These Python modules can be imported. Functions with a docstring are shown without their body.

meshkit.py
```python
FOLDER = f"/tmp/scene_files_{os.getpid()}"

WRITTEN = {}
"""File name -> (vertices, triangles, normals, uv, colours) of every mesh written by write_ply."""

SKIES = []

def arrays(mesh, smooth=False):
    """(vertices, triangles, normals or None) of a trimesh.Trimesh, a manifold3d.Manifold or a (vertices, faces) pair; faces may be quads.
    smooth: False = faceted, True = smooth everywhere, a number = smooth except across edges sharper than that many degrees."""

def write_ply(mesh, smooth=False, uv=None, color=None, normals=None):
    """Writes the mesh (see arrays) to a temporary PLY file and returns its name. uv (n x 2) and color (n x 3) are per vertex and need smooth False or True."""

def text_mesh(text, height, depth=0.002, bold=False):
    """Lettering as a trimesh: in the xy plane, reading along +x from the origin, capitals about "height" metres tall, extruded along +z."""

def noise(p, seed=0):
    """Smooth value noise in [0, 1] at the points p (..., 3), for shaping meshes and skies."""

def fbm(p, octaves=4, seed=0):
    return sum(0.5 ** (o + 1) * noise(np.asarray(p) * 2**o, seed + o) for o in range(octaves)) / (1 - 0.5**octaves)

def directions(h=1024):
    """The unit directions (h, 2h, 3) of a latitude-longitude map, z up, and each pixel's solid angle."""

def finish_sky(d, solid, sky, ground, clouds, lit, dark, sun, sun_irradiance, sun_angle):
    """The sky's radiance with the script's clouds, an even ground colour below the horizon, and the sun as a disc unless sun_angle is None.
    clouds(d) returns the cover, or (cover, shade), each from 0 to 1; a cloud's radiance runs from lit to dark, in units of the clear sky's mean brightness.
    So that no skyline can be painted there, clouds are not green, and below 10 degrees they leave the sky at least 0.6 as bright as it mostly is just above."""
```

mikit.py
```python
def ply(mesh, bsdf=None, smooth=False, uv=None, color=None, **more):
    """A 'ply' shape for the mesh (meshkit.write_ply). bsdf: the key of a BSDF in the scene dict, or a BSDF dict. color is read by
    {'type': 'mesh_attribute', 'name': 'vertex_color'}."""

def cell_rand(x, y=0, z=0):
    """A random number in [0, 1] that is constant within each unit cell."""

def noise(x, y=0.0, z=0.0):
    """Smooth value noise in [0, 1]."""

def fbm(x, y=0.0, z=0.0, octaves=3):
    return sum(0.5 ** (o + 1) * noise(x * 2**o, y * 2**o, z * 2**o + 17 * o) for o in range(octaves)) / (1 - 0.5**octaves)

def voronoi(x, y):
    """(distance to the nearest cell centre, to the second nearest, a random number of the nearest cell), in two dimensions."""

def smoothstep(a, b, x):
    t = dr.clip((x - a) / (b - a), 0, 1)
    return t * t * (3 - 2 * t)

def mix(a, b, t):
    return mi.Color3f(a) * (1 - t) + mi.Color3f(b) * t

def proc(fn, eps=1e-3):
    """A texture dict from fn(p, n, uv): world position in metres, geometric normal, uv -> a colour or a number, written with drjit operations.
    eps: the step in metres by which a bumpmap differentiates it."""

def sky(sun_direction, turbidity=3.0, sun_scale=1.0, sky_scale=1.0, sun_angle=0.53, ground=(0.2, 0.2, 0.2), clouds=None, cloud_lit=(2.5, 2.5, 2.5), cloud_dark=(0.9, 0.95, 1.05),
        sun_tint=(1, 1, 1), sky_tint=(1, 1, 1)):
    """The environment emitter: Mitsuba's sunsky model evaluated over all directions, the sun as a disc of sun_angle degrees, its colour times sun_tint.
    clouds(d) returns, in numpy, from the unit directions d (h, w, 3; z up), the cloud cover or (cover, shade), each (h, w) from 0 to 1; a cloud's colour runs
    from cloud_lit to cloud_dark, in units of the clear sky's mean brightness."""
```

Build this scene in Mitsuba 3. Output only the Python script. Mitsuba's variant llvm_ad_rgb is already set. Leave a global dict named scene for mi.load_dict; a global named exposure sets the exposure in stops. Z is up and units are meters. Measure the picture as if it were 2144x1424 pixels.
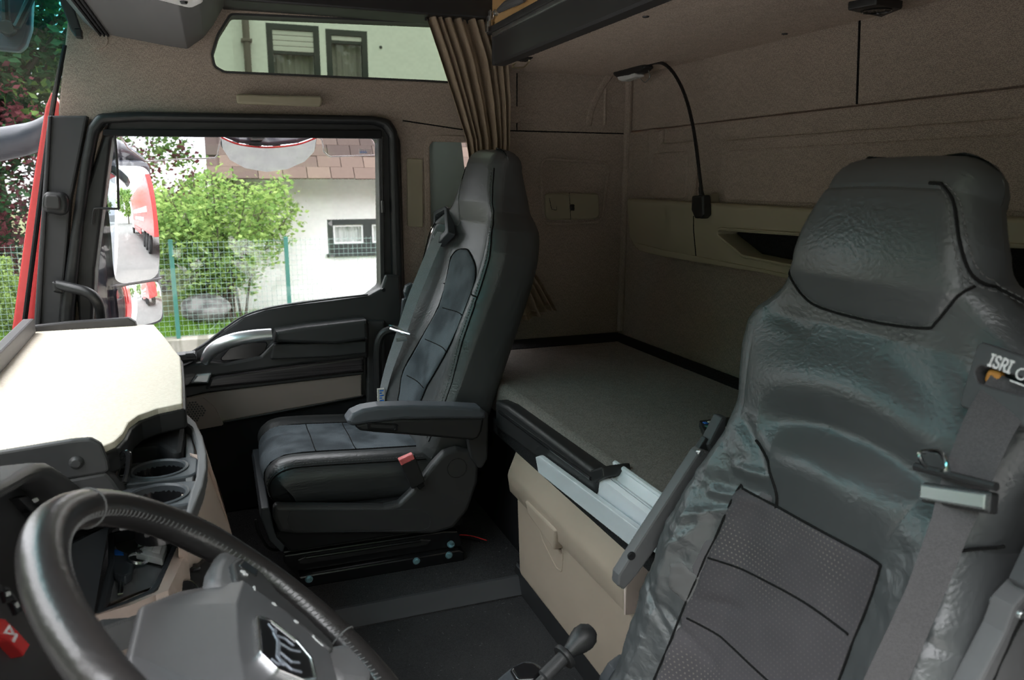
"""A lorry cab seen from the open driver's door, built in metres: x runs across the cab to the passenger side,
y forward to the windscreen, z up from the cab floor. The yard, fence, shrubs and house stand outside."""
import math, random
import numpy as np
import trimesh, shapely
import shapely.geometry as sg
from scipy.spatial import Delaunay
import drjit as dr
import mitsuba as mi
import mikit, meshkit
from mikit import proc, noise, fbm, voronoi, smoothstep, mix

T = mi.ScalarTransform4f
scene, labels = {}, {}
rng = np.random.default_rng(7)

# ------------------------------------------------------------------ camera, sky, exposure
CAM = (0.0, 0.0, 1.07)
YAW, PITCH = math.radians(20.5), math.radians(11.6)
LOOK = (CAM[0] + math.cos(YAW) * math.cos(PITCH), CAM[1] - math.sin(YAW) * math.cos(PITCH), CAM[2] - math.sin(PITCH))
scene['camera'] = {'type': 'thinlens', 'fov': 66.50, 'fov_axis': 'x', 'near_clip': 0.05, 'far_clip': 400.0,
                   'aperture_radius': 0.0018, 'focus_distance': 2.0,
                   'to_world': T().look_at(origin=list(CAM), target=list(LOOK), up=[0, 0, 1])}


def overcast(d):
    q = d * np.array([3.0, 3.0, 6.0])
    n = meshkit.fbm(q + 11.0, 4, 3)
    return np.full(d.shape[:2], 0.98), np.clip(1.0 - np.clip(d[..., 2], 0, 1) * 1.05 + 0.35 * (n - 0.5), 0, 1)


scene['sky'] = mikit.sky((0.5, 0.35, 0.8), turbidity=4.0, sun_scale=0.0, sky_scale=1.0, ground=(0.25, 0.25, 0.24), clouds=overcast,
                         cloud_lit=(2.7, 2.7, 2.75), cloud_dark=(1.05, 1.08, 1.13))
exposure = 4.75

# ------------------------------------------------------------------ materials
B = {}


def mat(name, d):
    scene['mat_' + name] = {'type': 'twosided', 'bsdf': d} if d['type'] not in ('thindielectric', 'dielectric', 'principledthin', 'twosided') else d
    B[name] = 'mat_' + name


def rgb(*c):
    return {'type': 'rgb', 'value': [float(v) for v in c]}


def plain(name, col, rough=0.5, spec=0.5, metal=0.0, **kw):
    mat(name, {'type': 'principled', 'base_color': rgb(*col), 'roughness': rough, 'specular': spec, 'metallic': metal, **kw})


def bumped(name, tex, scale, base):
    mat(name, {'type': 'bumpmap', 'tex': proc(tex, 6e-4), 'scale': scale, 'bsdf': base})


def leather_grain(p, n, uv):
    return noise(p.x * 260, p.y * 260, p.z * 260) * 0.7 + noise(p.x * 620, p.y * 620, p.z * 620) * 0.3


def cloth_colour(a, b, f=900.0):
    def fn(p, n, uv):
        w = noise(p.x * f, p.y * f, p.z * f) * 0.9 + noise(p.x * 60, p.y * 60, p.z * 60) * 0.1
        return mix(a, b, smoothstep(0.2, 0.8, w))
    return proc(fn)


def cloth(name, a, b, f=700.0, rough=0.95):
    mat(name, {'type': 'principled', 'base_color': cloth_colour(a, b, f), 'roughness': rough, 'specular': 0.15, 'sheen': 0.2})


def leather(name, col, rough=0.42, spec=0.5):
    bumped(name, leather_grain, 0.0008, {'type': 'principled', 'base_color': rgb(*col), 'roughness': rough, 'specular': spec})


def suede_col(p, n, uv):
    w = fbm(p.x * 14, p.y * 14, p.z * 10, 3)
    return mix((0.048, 0.057, 0.065), (0.115, 0.132, 0.147), smoothstep(0.3, 0.75, w)) * (0.9 + 0.2 * noise(p.x * 600, p.y * 600, p.z * 600))


def dotted_col(p, n, uv):
    s = 0.0068
    a, b = uv.x / s, uv.y / s
    row = dr.floor(b)
    a = a + 0.5 * (row - 2 * dr.floor(row / 2))
    fx, fy = a - dr.floor(a) - 0.5, b - row - 0.5
    d = dr.sqrt(fx * fx + fy * fy)
    wear = smoothstep(0.42, 0.62, fbm(uv.x * 9 + 3, uv.y * 9, 0, 3))
    base = mix((0.050, 0.046, 0.050), (0.085, 0.078, 0.084), fbm(uv.x * 12, uv.y * 12, 5, 3))
    return mix(base, (0.16, 0.145, 0.125), (1 - smoothstep(0.13, 0.22, d)) * (1 - 0.75 * wear))


def mat_weave(p, n, uv):
    k = 900.0
    w = dr.sin(p.x * k) * dr.sin(p.y * k) * 0.25 + 0.5
    return mix((0.66, 0.58, 0.47), (0.86, 0.79, 0.68), w * 0.6 + 0.4 * noise(p.x * 300, p.y * 300, 0))


def carpet_col(p, n, uv):
    w = noise(p.x * 500, p.y * 500, p.z * 500)
    spk = smoothstep(0.93, 0.97, noise(p.x * 130, p.y * 130, 3))
    c = mix((0.020, 0.020, 0.021), (0.055, 0.054, 0.055), w * 0.6 + 0.4 * fbm(p.x * 9, p.y * 9, 0, 3))
    return mix(c, (0.12, 0.12, 0.12), spk * 0.5)


def asphalt_col(p, n, uv):
    w = noise(p.x * 30, p.y * 30, 0) * 0.4 + fbm(p.x * 0.8, p.y * 0.8, 0, 3) * 0.6
    return mix((0.115, 0.114, 0.110), (0.17, 0.167, 0.16), w)


def render_col(p, n, uv):
    w = noise(p.x * 25, p.y * 25, p.z * 25) * 0.5 + fbm(p.x * 2, p.y * 2, p.z * 2, 3) * 0.5
    return mix((0.82, 0.82, 0.80), (0.92, 0.92, 0.90), w)


def kerb_col(p, n, uv):
    w = fbm(p.x * 5, p.y * 5, p.z * 5, 4)
    st = smoothstep(0.45, 0.6, fbm(p.y * 7, p.z * 1.2, 4, 3))
    return mix(mix((0.20, 0.19, 0.16), (0.42, 0.40, 0.35), w), (0.10, 0.10, 0.075), st * 0.6)


def tint_col(p, n, uv):
    return mix((0.965, 0.965, 0.96), (0.10, 0.52, 0.55), smoothstep(1.27, 1.50, p.z))


def grain_col(p, n, uv):
    w = noise(p.y * 6, p.z * 500, p.x * 20)
    return mix((0.016, 0.013, 0.014), (0.055, 0.048, 0.050), w)


def wood_col(p, n, uv):
    w = fbm(p.x * 6, p.z * 60, p.y * 20, 3)
    return mix((0.50, 0.29, 0.12), (0.66, 0.42, 0.20), w)


def curtain_col(p, n, uv):
    return mix((0.17, 0.125, 0.085), (0.25, 0.19, 0.135), noise(p.x * 900, p.y * 900, p.z * 900))


def beige_worn(p, n, uv):
    w = fbm(p.x * 5, p.y * 5, p.z * 5, 3)
    return mix((0.365, 0.290, 0.225), (0.425, 0.345, 0.270), w)


cloth('headliner', (0.27, 0.218, 0.182), (0.46, 0.372, 0.312), 560)
cloth('mattress', (0.128, 0.112, 0.100), (0.225, 0.199, 0.180), 600)
cloth('curtain', (0.27, 0.205, 0.145), (0.36, 0.28, 0.205), 900)
cloth('belt_light', (0.27, 0.275, 0.29), (0.34, 0.345, 0.36), 900, 0.5)
cloth('belt', (0.060, 0.058, 0.060), (0.080, 0.077, 0.080), 900, 0.6)
cloth('black_cloth', (0.008, 0.008, 0.009), (0.02, 0.02, 0.02), 600)
leather('leather', (0.026, 0.028, 0.029), 0.38, 0.8)
leather('leather_grey', (0.060, 0.064, 0.066), 0.40, 0.8)
leather('leather_mid', (0.055, 0.058, 0.060), 0.40, 0.8)
leather('leather_matte', (0.085, 0.078, 0.083), 0.58, 0.4)
leather('leather_worn', (0.095, 0.092, 0.092), 0.55, 0.5)
mat('suede', {'type': 'principled', 'base_color': proc(suede_col), 'roughness': 0.95, 'specular': 0.1, 'sheen': 0.8})
mat('dotted', {'type': 'principled', 'base_color': proc(dotted_col), 'roughness': 0.85, 'specular': 0.2, 'sheen': 0.3})
mat('tray_mat', {'type': 'principled', 'base_color': proc(mat_weave), 'roughness': 0.95, 'specular': 0.1})
mat('carpet', {'type': 'principled', 'base_color': proc(carpet_col), 'roughness': 0.95, 'specular': 0.15})
mat('asphalt', {'type': 'principled', 'base_color': proc(asphalt_col), 'roughness': 0.9, 'specular': 0.2})
mat('house_render', {'type': 'principled', 'base_color': proc(render_col), 'roughness': 0.95, 'specular': 0.1})
mat('kerb', {'type': 'principled', 'base_color': proc(kerb_col), 'roughness': 0.95, 'specular': 0.1})
mat('dark_gloss', {'type': 'principled', 'base_color': proc(grain_col), 'roughness': 0.22, 'specular': 0.6})
mat('wood', {'type': 'principled', 'base_color': proc(wood_col), 'roughness': 0.45, 'specular': 0.4})
mat('beige', {'type': 'principled', 'base_color': proc(beige_worn), 'roughness': 0.42, 'specular': 0.4})
plain('beige_door', (0.27, 0.222, 0.195), 0.5, 0.3)
plain('beige_dash', (0.58, 0.465, 0.405), 0.45, 0.4)
plain('orange_paint', (0.75, 0.26, 0.03), 0.35)
plain('beige_dim', (0.36, 0.32, 0.23), 0.5, 0.3)
plain('black', (0.018, 0.018, 0.0185), 0.45, 0.5)
plain('black_matte', (0.010, 0.010, 0.011), 0.75, 0.3)
plain('black_gloss', (0.010, 0.010, 0.011), 0.16, 0.6)
plain('panel', (0.040, 0.040, 0.041), 0.46, 0.5)
plain('panel_blue', (0.050, 0.057, 0.064), 0.42, 0.5)
plain('pillar_grey', (0.052, 0.053, 0.056), 0.5, 0.4)
plain('console_grey', (0.105, 0.105, 0.108), 0.5, 0.4)
plain('rubber', (0.016, 0.017, 0.018), 0.42, 0.5)
plain('silver', (0.66, 0.68, 0.70), 0.30, 0.5, 0.85)
plain('alu', (0.70, 0.73, 0.76), 0.38, 0.5, 0.25)
plain('white_alu', (0.72, 0.73, 0.76), 0.45, 0.5, 0.15)
plain('chrome', (0.86, 0.87, 0.88), 0.10, 0.5, 1.0)
plain('steel', (0.50, 0.52, 0.53), 0.30, 0.5, 0.9)
plain('gold_wire', (0.62, 0.55, 0.40), 0.3, 0.5, 0.9)
plain('bolt', (0.30, 0.50, 0.56), 0.35, 0.5, 0.6)
plain('armrest_grey', (0.085, 0.092, 0.105), 0.45, 0.45)
plain('hub_grey', (0.085, 0.086, 0.090), 0.34, 0.9, clearcoat=0.7, clearcoat_gloss=0.7)
bumped('leather_rim', leather_grain, 0.0003, {'type': 'principled', 'base_color': rgb(0.018, 0.0165, 0.0165), 'roughness': 0.28, 'specular': 0.7, 'clearcoat': 0.6, 'clearcoat_gloss': 0.75})
plain('tray_rubber', (0.13, 0.132, 0.136), 0.55, 0.4)
plain('spoke_grey', (0.16, 0.16, 0.165), 0.4, 0.5)
plain('thread', (0.12, 0.12, 0.12), 0.8, 0.2)
plain('dark_thread', (0.006, 0.006, 0.006), 0.8, 0.2)
plain('red_plastic', (0.62, 0.03, 0.03), 0.35)
plain('pink_red', (0.75, 0.16, 0.16), 0.4)
plain('red_paint', (0.60, 0.055, 0.055), 0.22, 0.6, clearcoat=0.6)
plain('red_wire', (0.65, 0.04, 0.04), 0.4)
plain('orange', (0.45, 0.19, 0.03), 0.5)
plain('blue_plastic', (0.03, 0.20, 0.75), 0.35)
plain('yellow', (0.75, 0.60, 0.10), 0.4)
plain('white', (0.80, 0.80, 0.80), 0.5)
plain('off_white', (0.62, 0.60, 0.56), 0.5)
plain('lamp_white', (0.55, 0.55, 0.54), 0.3)
plain('shade_cloth', (0.30, 0.36, 0.34), 0.8, 0.2)
plain('mark', (0.62, 0.62, 0.62), 0.5)
plain('badge_lion', (0.33, 0.36, 0.42), 0.35, 0.5, 0.5)
plain('fence_green', (0.035, 0.150, 0.118), 0.45)
plain('fence_wire', (0.24, 0.36, 0.32), 0.5)
plain('mirror_body', (0.045, 0.052, 0.068), 0.3, 0.5)
plain('roof_tile', (0.105, 0.072, 0.058), 0.75, 0.3)
plain('roof_tile_dark', (0.085, 0.058, 0.048), 0.75, 0.3)
plain('roof_tile_pale', (0.125, 0.088, 0.070), 0.75, 0.3)
plain('window_frame', (0.030, 0.036, 0.034), 0.5)
plain('shutter', (0.66, 0.64, 0.62), 0.6)
plain('house_curtain', (0.34, 0.31, 0.30), 0.9, 0.1)
plain('lace', (0.62, 0.64, 0.62), 0.9, 0.1)
plain('downpipe', (0.14, 0.115, 0.10), 0.5)
plain('bark', (0.10, 0.085, 0.07), 0.9, 0.1)
mat('rock', {'type': 'principled', 'base_color': cloth_colour((0.10, 0.10, 0.10), (0.26, 0.255, 0.25), 14.0), 'roughness': 0.95, 'specular': 0.1})
plain('soil', (0.09, 0.10, 0.05), 0.95, 0.1)
plain('tyre', (0.02, 0.02, 0.02), 0.8)
plain('yard_grey', (0.40, 0.39, 0.37), 0.9, 0.1)
mat('mirror', {'type': 'conductor', 'specular_reflectance': rgb(0.86, 0.87, 0.88), 'material': 'none'})
mat('glass', {'type': 'thindielectric', 'specular_transmittance': rgb(0.96, 0.97, 0.965)})
mat('green_glass', {'type': 'thindielectric', 'specular_transmittance': rgb(0.165, 0.20, 0.145)})
mat('screen_glass', {'type': 'thindielectric', 'specular_transmittance': proc(tint_col)})
mat('smoke_glass', {'type': 'thindielectric', 'specular_transmittance': rgb(0.72, 0.74, 0.78)})
mat('smoke_dark', {'type': 'thindielectric', 'specular_transmittance': rgb(0.33, 0.36, 0.40)})
mat('tinted_shield', {'type': 'thindielectric', 'specular_transmittance': rgb(0.25, 0.72, 0.74)})
mat('clear', {'type': 'thindielectric', 'specular_transmittance': rgb(0.92, 0.94, 0.96)})


def leafmat(name, col, tr):
    mat(name, {'type': 'principledthin', 'base_color': rgb(*col), 'roughness': 0.5, 'diff_trans': tr, 'specular': 0.3} if False else
        {'type': 'principledthin', 'base_color': rgb(*col), 'roughness': 0.55, 'diff_trans': tr})


leafmat('leaf', (0.36, 0.50, 0.16), 1.0)
leafmat('leaf_dark', (0.20, 0.33, 0.10), 0.9)
leafmat('leaf_purple', (0.17, 0.055, 0.065), 0.8)
leafmat('leaf_deep', (0.045, 0.10, 0.045), 0.7)
leafmat('grass', (0.22, 0.40, 0.07), 0.9)

# ------------------------------------------------------------------ mesh helpers


def fresh(key):
    k, i = key, 0
    while k in labels or any(s == k or s.startswith(k + '__') for s in scene):
        i += 1
        k = f'{key}_{i:03d}'
    return k


def thing(name, label, cat, group=None, kind=None):
    k = fresh(name)
    labels[k] = {'label': label}
    if cat:
        labels[k]['category'] = cat
    if group:
        labels[k]['group'] = group
    if kind:
        labels[k]['kind'] = kind
    return k


def part(parent, name, mesh, bs, label=None, kind=None, smooth=35, uv=None):
    k, i = f'{parent}__{name}', 0
    while k in scene:
        i += 1
        k = f'{parent}__{name}_{i:03d}'
    scene[k] = mikit.ply(mesh, B[bs], smooth=smooth, uv=uv)
    if label or kind:
        labels[k] = {}
        if label:
            labels[k]['label'] = label
        if kind:
            labels[k]['kind'] = kind
    return k


def single(name, label, cat, mesh, bs, group=None, smooth=35, kind=None):
    k = fresh(name)
    scene[k] = mikit.ply(mesh, B[bs], smooth=smooth)
    labels[k] = {'label': label}
    if cat:
        labels[k]['category'] = cat
    if group:
        labels[k]['group'] = group
    if kind:
        labels[k]['kind'] = kind
    return k


def setting(name, mesh, bs, label, smooth=35):
    scene[name] = mikit.ply(mesh, B[bs], smooth=smooth)
    labels[name] = {'label': label, 'kind': 'structure'}
    return name


def join(*ms):
    ms = [m for m in ms if m is not None]
    return trimesh.util.concatenate([trimesh.Trimesh(np.asarray(m.vertices), np.asarray(m.faces), process=False) for m in ms])


def rnd(poly, r, q=6):
    p = poly if isinstance(poly, sg.Polygon) else sg.Polygon(poly)
    if not p.is_valid:
        p = p.buffer(0)
    return p.buffer(-r, quad_segs=q).buffer(2 * r, quad_segs=q).buffer(-r, quad_segs=q)


def _clean(c, tol=2e-4):
    c = np.asarray(c, float)
    if np.allclose(c[0], c[-1]):
        c = c[:-1]
    keep = [0]
    for i in range(1, len(c)):
        if np.linalg.norm(c[i] - c[keep[-1]]) > tol:
            keep.append(i)
    c = c[keep]
    if np.linalg.norm(c[0] - c[-1]) < tol:
        c = c[:-1]
    return c


def _inset(c, d):
    a, b = np.roll(c, 1, 0), np.roll(c, -1, 0)
    e1, e2 = c - a, b - c
    e1 /= np.linalg.norm(e1, axis=1, keepdims=True)
    e2 /= np.linalg.norm(e2, axis=1, keepdims=True)
    n1, n2 = np.stack([-e1[:, 1], e1[:, 0]], 1), np.stack([-e2[:, 1], e2[:, 0]], 1)
    m = n1 + n2
    l = np.linalg.norm(m, axis=1, keepdims=True)
    m = m / np.maximum(l, 1e-6)
    cosh = np.maximum((m * n1).sum(1, keepdims=True), 0.5)
    return c + m * d / cosh


def frame(axis):
    return {'x': (np.array([0, 1., 0]), np.array([0, 0, 1.]), np.array([1., 0, 0])),
            'y': (np.array([1., 0, 0]), np.array([0, 0, 1.]), np.array([0, 1., 0])),
            'z': (np.array([1., 0, 0]), np.array([0, 1., 0]), np.array([0, 0, 1.]))}[axis]


def prism(poly, axis, lo, hi, bev=0.003, seg=2, O=(0, 0, 0)):
    """The outline extruded from lo to hi along the axis (a letter or a (u, v, n) frame) with rounded edges."""
    U, V, N = frame(axis) if isinstance(axis, str) else axis
    p = poly if isinstance(poly, (sg.Polygon, sg.MultiPolygon)) else sg.Polygon(poly)
    if not p.is_valid:
        p = p.buffer(0)
    out = []
    for g in getattr(p, 'geoms', [p]):
        g = sg.polygon.orient(g, 1.0)
        rings = [_clean(g.exterior.coords)] + [_clean(i.coords) for i in g.interiors]
        bev_ = min(bev, abs(hi - lo) * 0.49)
        lv = []
        for k in range(seg + 1):
            a = math.pi / 2 * k / seg
            lv.append((bev_ * (1 - math.sin(a)), bev_ * (1 - math.cos(a))))
        levels = [(lo + h, d) for d, h in lv] + [(hi - h, d) for d, h in reversed(lv)]
        if bev_ <= 0:
            levels = [(lo, 0), (hi, 0)]
        V3, F = [], []
        cap0 = None
        for ring in rings:
            base = sum(len(v) for v in V3)
            n = len(ring)
            for h, d in levels:
                q = _inset(ring, d) if d > 0 else ring
                V3.append(np.outer(q[:, 0], U) + np.outer(q[:, 1], V) + N * h)
            i = np.arange(n)
            for k in range(len(levels) - 1):
                a, b = base + k * n, base + (k + 1) * n
                j = (i + 1) % n
                F += [np.stack([a + i, a + j, b + j], 1), np.stack([a + i, b + j, b + i], 1)]
        cap = sg.Polygon(_inset(rings[0], levels[0][1]) if levels[0][1] > 0 else rings[0], [_inset(r, levels[0][1]) if levels[0][1] > 0 else r for r in rings[1:]])
        if not cap.is_valid:
            cap = cap.buffer(0)
        parts = [trimesh.creation.triangulate_polygon(c, engine='earcut') for c in getattr(cap, 'geoms', [cap]) if c.area > 0]
        base = sum(len(v) for v in V3)
        for cv, cf in parts:
            cv, cf = np.asarray(cv), np.asarray(cf)
            area = ((cv[cf[:, 1], 0] - cv[cf[:, 0], 0]) * (cv[cf[:, 2], 1] - cv[cf[:, 0], 1]) - (cv[cf[:, 1], 1] - cv[cf[:, 0], 1]) * (cv[cf[:, 2], 0] - cv[cf[:, 0], 0]))
            cf = np.where((area < 0)[:, None], cf[:, ::-1], cf)
            for h, flip in ((levels[0][0], True), (levels[-1][0], False)):
                V3.append(np.outer(cv[:, 0], U) + np.outer(cv[:, 1], V) + N * h)
                F.append((cf[:, ::-1] if flip else cf) + base)
                base += len(cv)
        v, f = np.vstack(V3) + np.array(O), np.vstack(F)
        if np.dot(np.cross(U, V), N) < 0:
            f = f[:, ::-1]
        out.append(trimesh.Trimesh(v, f, process=False))
    return join(*out) if len(out) > 1 else out[0]


def box(lo, hi, bev=0.003, seg=2):
    (x0, y0, z0), (x1, y1, z1) = lo, hi
    return prism([(x0, y0), (x1, y0), (x1, y1), (x0, y1)], 'z', z0, z1, bev, seg)


def rbox(cx, cy, w, h, r):
    return sg.box(cx - w / 2 + r, cy - h / 2 + r, cx + w / 2 - r, cy + h / 2 - r).buffer(r, quad_segs=6)


def smoothpath(pts, n=8, closed=False):
    p = np.asarray(pts, float)
    if len(p) < 3:
        return np.vstack([p[0] + (p[-1] - p[0]) * t for t in np.linspace(0, 1, n)])
    q = np.vstack([p[-1:], p, p[:2]]) if closed else np.vstack([2 * p[0] - p[1], p, 2 * p[-1] - p[-2]])
    out = []
    for i in range(1, len(q) - 2):
        a, b, c, d = q[i - 1], q[i], q[i + 1], q[i + 2]
        for t in np.arange(n) / n:
            out.append(0.5 * ((2 * b) + (-a + c) * t + (2 * a - 5 * b + 4 * c - d) * t * t + (-a + 3 * b - 3 * c + d) * t ** 3))
    if not closed:
        out.append(p[-1])
    return np.array(out)


def tube(pts, r, sides=10, closed=False, flat=1.0, up=None, n=0):
    """A round (or flattened) tube along the points, with capped ends."""
    p = smoothpath(pts, n, closed) if n else np.asarray(pts, float)
    r = np.broadcast_to(np.asarray(r, float), (len(p),)) if np.ndim(r) == 0 or len(np.atleast_1d(r)) == len(p) else np.interp(np.linspace(0, 1, len(p)), np.linspace(0, 1, len(r)), r)
    t = (np.roll(p, -1, 0) - np.roll(p, 1, 0)) if closed else np.gradient(p, axis=0)
    t /= np.linalg.norm(t, axis=1, keepdims=True) + 1e-12
    ref = np.array(up if up is not None else ([0, 0, 1.] if abs(t[0][2]) < 0.9 else [1., 0, 0]))
    A = []
    for k in range(len(p)):
        a = ref - t[k] * (ref @ t[k])
        a /= np.linalg.norm(a) + 1e-12
        A.append(a)
        if up is None:
            ref = a
    A = np.array(A)
    Bv = np.cross(t, A)
    ang = np.arange(sides) * 2 * np.pi / sides
    v = p[:, None] + r[:, None, None] * (np.cos(ang)[None, :, None] * A[:, None] * flat + np.sin(ang)[None, :, None] * Bv[:, None])
    m = len(p)
    idx = np.arange(m * sides).reshape(m, sides)
    nx = np.roll(idx, -1, 0) if closed else idx[1:]
    cur = idx if closed else idx[:-1]
    q = np.stack([cur, np.roll(cur, -1, 1), np.roll(nx, -1, 1), nx], -1).reshape(-1, 4)
    f = np.vstack([q[:, [0, 1, 2]], q[:, [0, 2, 3]]])
    v = v.reshape(-1, 3)
    if not closed:
        v = np.vstack([v, p[:1], p[-1:]])
        i = np.arange(sides)
        f = np.vstack([f, np.stack([i * 0 + len(v) - 2, (i + 1) % sides, i], 1), np.stack([i * 0 + len(v) - 1, idx[-1][i], idx[-1][(i + 1) % sides]], 1)])
    return trimesh.Trimesh(v, f, process=False)


def lathe(profile, O, N, sides=32):
    """(radius, height) profile turned about the axis N through O."""
    N = np.asarray(N, float) / np.linalg.norm(N)
    U = np.cross(N, [0, 0, 1.] if abs(N[2]) < 0.9 else [1., 0, 0])
    U /= np.linalg.norm(U)
    V = np.cross(N, U)
    a = np.arange(sides) * 2 * np.pi / sides
    ring = np.outer(np.cos(a), U) + np.outer(np.sin(a), V)
    v = np.vstack([np.asarray(O) + ring * r + N * h for r, h in profile])
    m = len(profile)
    idx = np.arange(m * sides).reshape(m, sides)
    q = np.stack([idx[:-1], np.roll(idx[:-1], -1, 1), np.roll(idx[1:], -1, 1), idx[1:]], -1).reshape(-1, 4)
    mesh = trimesh.Trimesh(v, np.vstack([q[:, [0, 1, 2]], q[:, [0, 2, 3]]]), process=True)
    mesh.update_faces(mesh.nondegenerate_faces())
    return mesh


def ribbon(pts, width_dirs, half, thick, n=6):
    """A belt: a flat strip along the points, its width along the given directions."""
    p = smoothpath(pts, n)
    w = smoothpath(width_dirs, n)
    w /= np.linalg.norm(w, axis=1, keepdims=True)
    hs = np.interp(np.linspace(0, 1, len(p)), np.linspace(0, 1, len(np.atleast_1d(half))), np.atleast_1d(half))
    t = np.gradient(p, axis=0)
    t /= np.linalg.norm(t, axis=1, keepdims=True)
    nn = np.cross(t, w)
    nn /= np.linalg.norm(nn, axis=1, keepdims=True)
    prof = [(-1, -.5), (-.95, .5), (-.5, .6), (0, .62), (.5, .6), (.95, .5), (1, -.5), (.5, -.6), (-.5, -.6)]
    v = np.stack([p + w * (a * hs)[:, None] + nn * b * thick for a, b in prof], 1)
    k = len(prof)
    m = len(p)
    idx = np.arange(m * k).reshape(m, k)
    q = np.stack([idx[:-1], np.roll(idx[:-1], -1, 1), np.roll(idx[1:], -1, 1), idx[1:]], -1).reshape(-1, 4)
    f = np.vstack([q[:, [0, 1, 2]], q[:, [0, 2, 3]]] + [np.array([[idx[0][0], idx[0][i + 1], idx[0][i]], [idx[-1][0], idx[-1][i], idx[-1][i + 1]]]) for i in range(1, k - 1)])
    return trimesh.Trimesh(v.reshape(-1, 3), f, process=False)


def sheet(P):
    """A grid (m, n, 3) of points as a surface."""
    m, n = P.shape[:2]
    idx = np.arange(m * n).reshape(m, n)
    q = np.stack([idx[:-1, :-1], idx[:-1, 1:], idx[1:, 1:], idx[1:, :-1]], -1).reshape(-1, 4)
    return trimesh.Trimesh(P.reshape(-1, 3), np.vstack([q[:, [0, 1, 2]], q[:, [0, 2, 3]]]), process=False)


def curve_y(pts):
    """Resampled polyline with arc length."""
    p = smoothpath(pts, 12)
    s = np.concatenate([[0], np.cumsum(np.linalg.norm(np.diff(p, axis=0), axis=1))])
    return p, s


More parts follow.
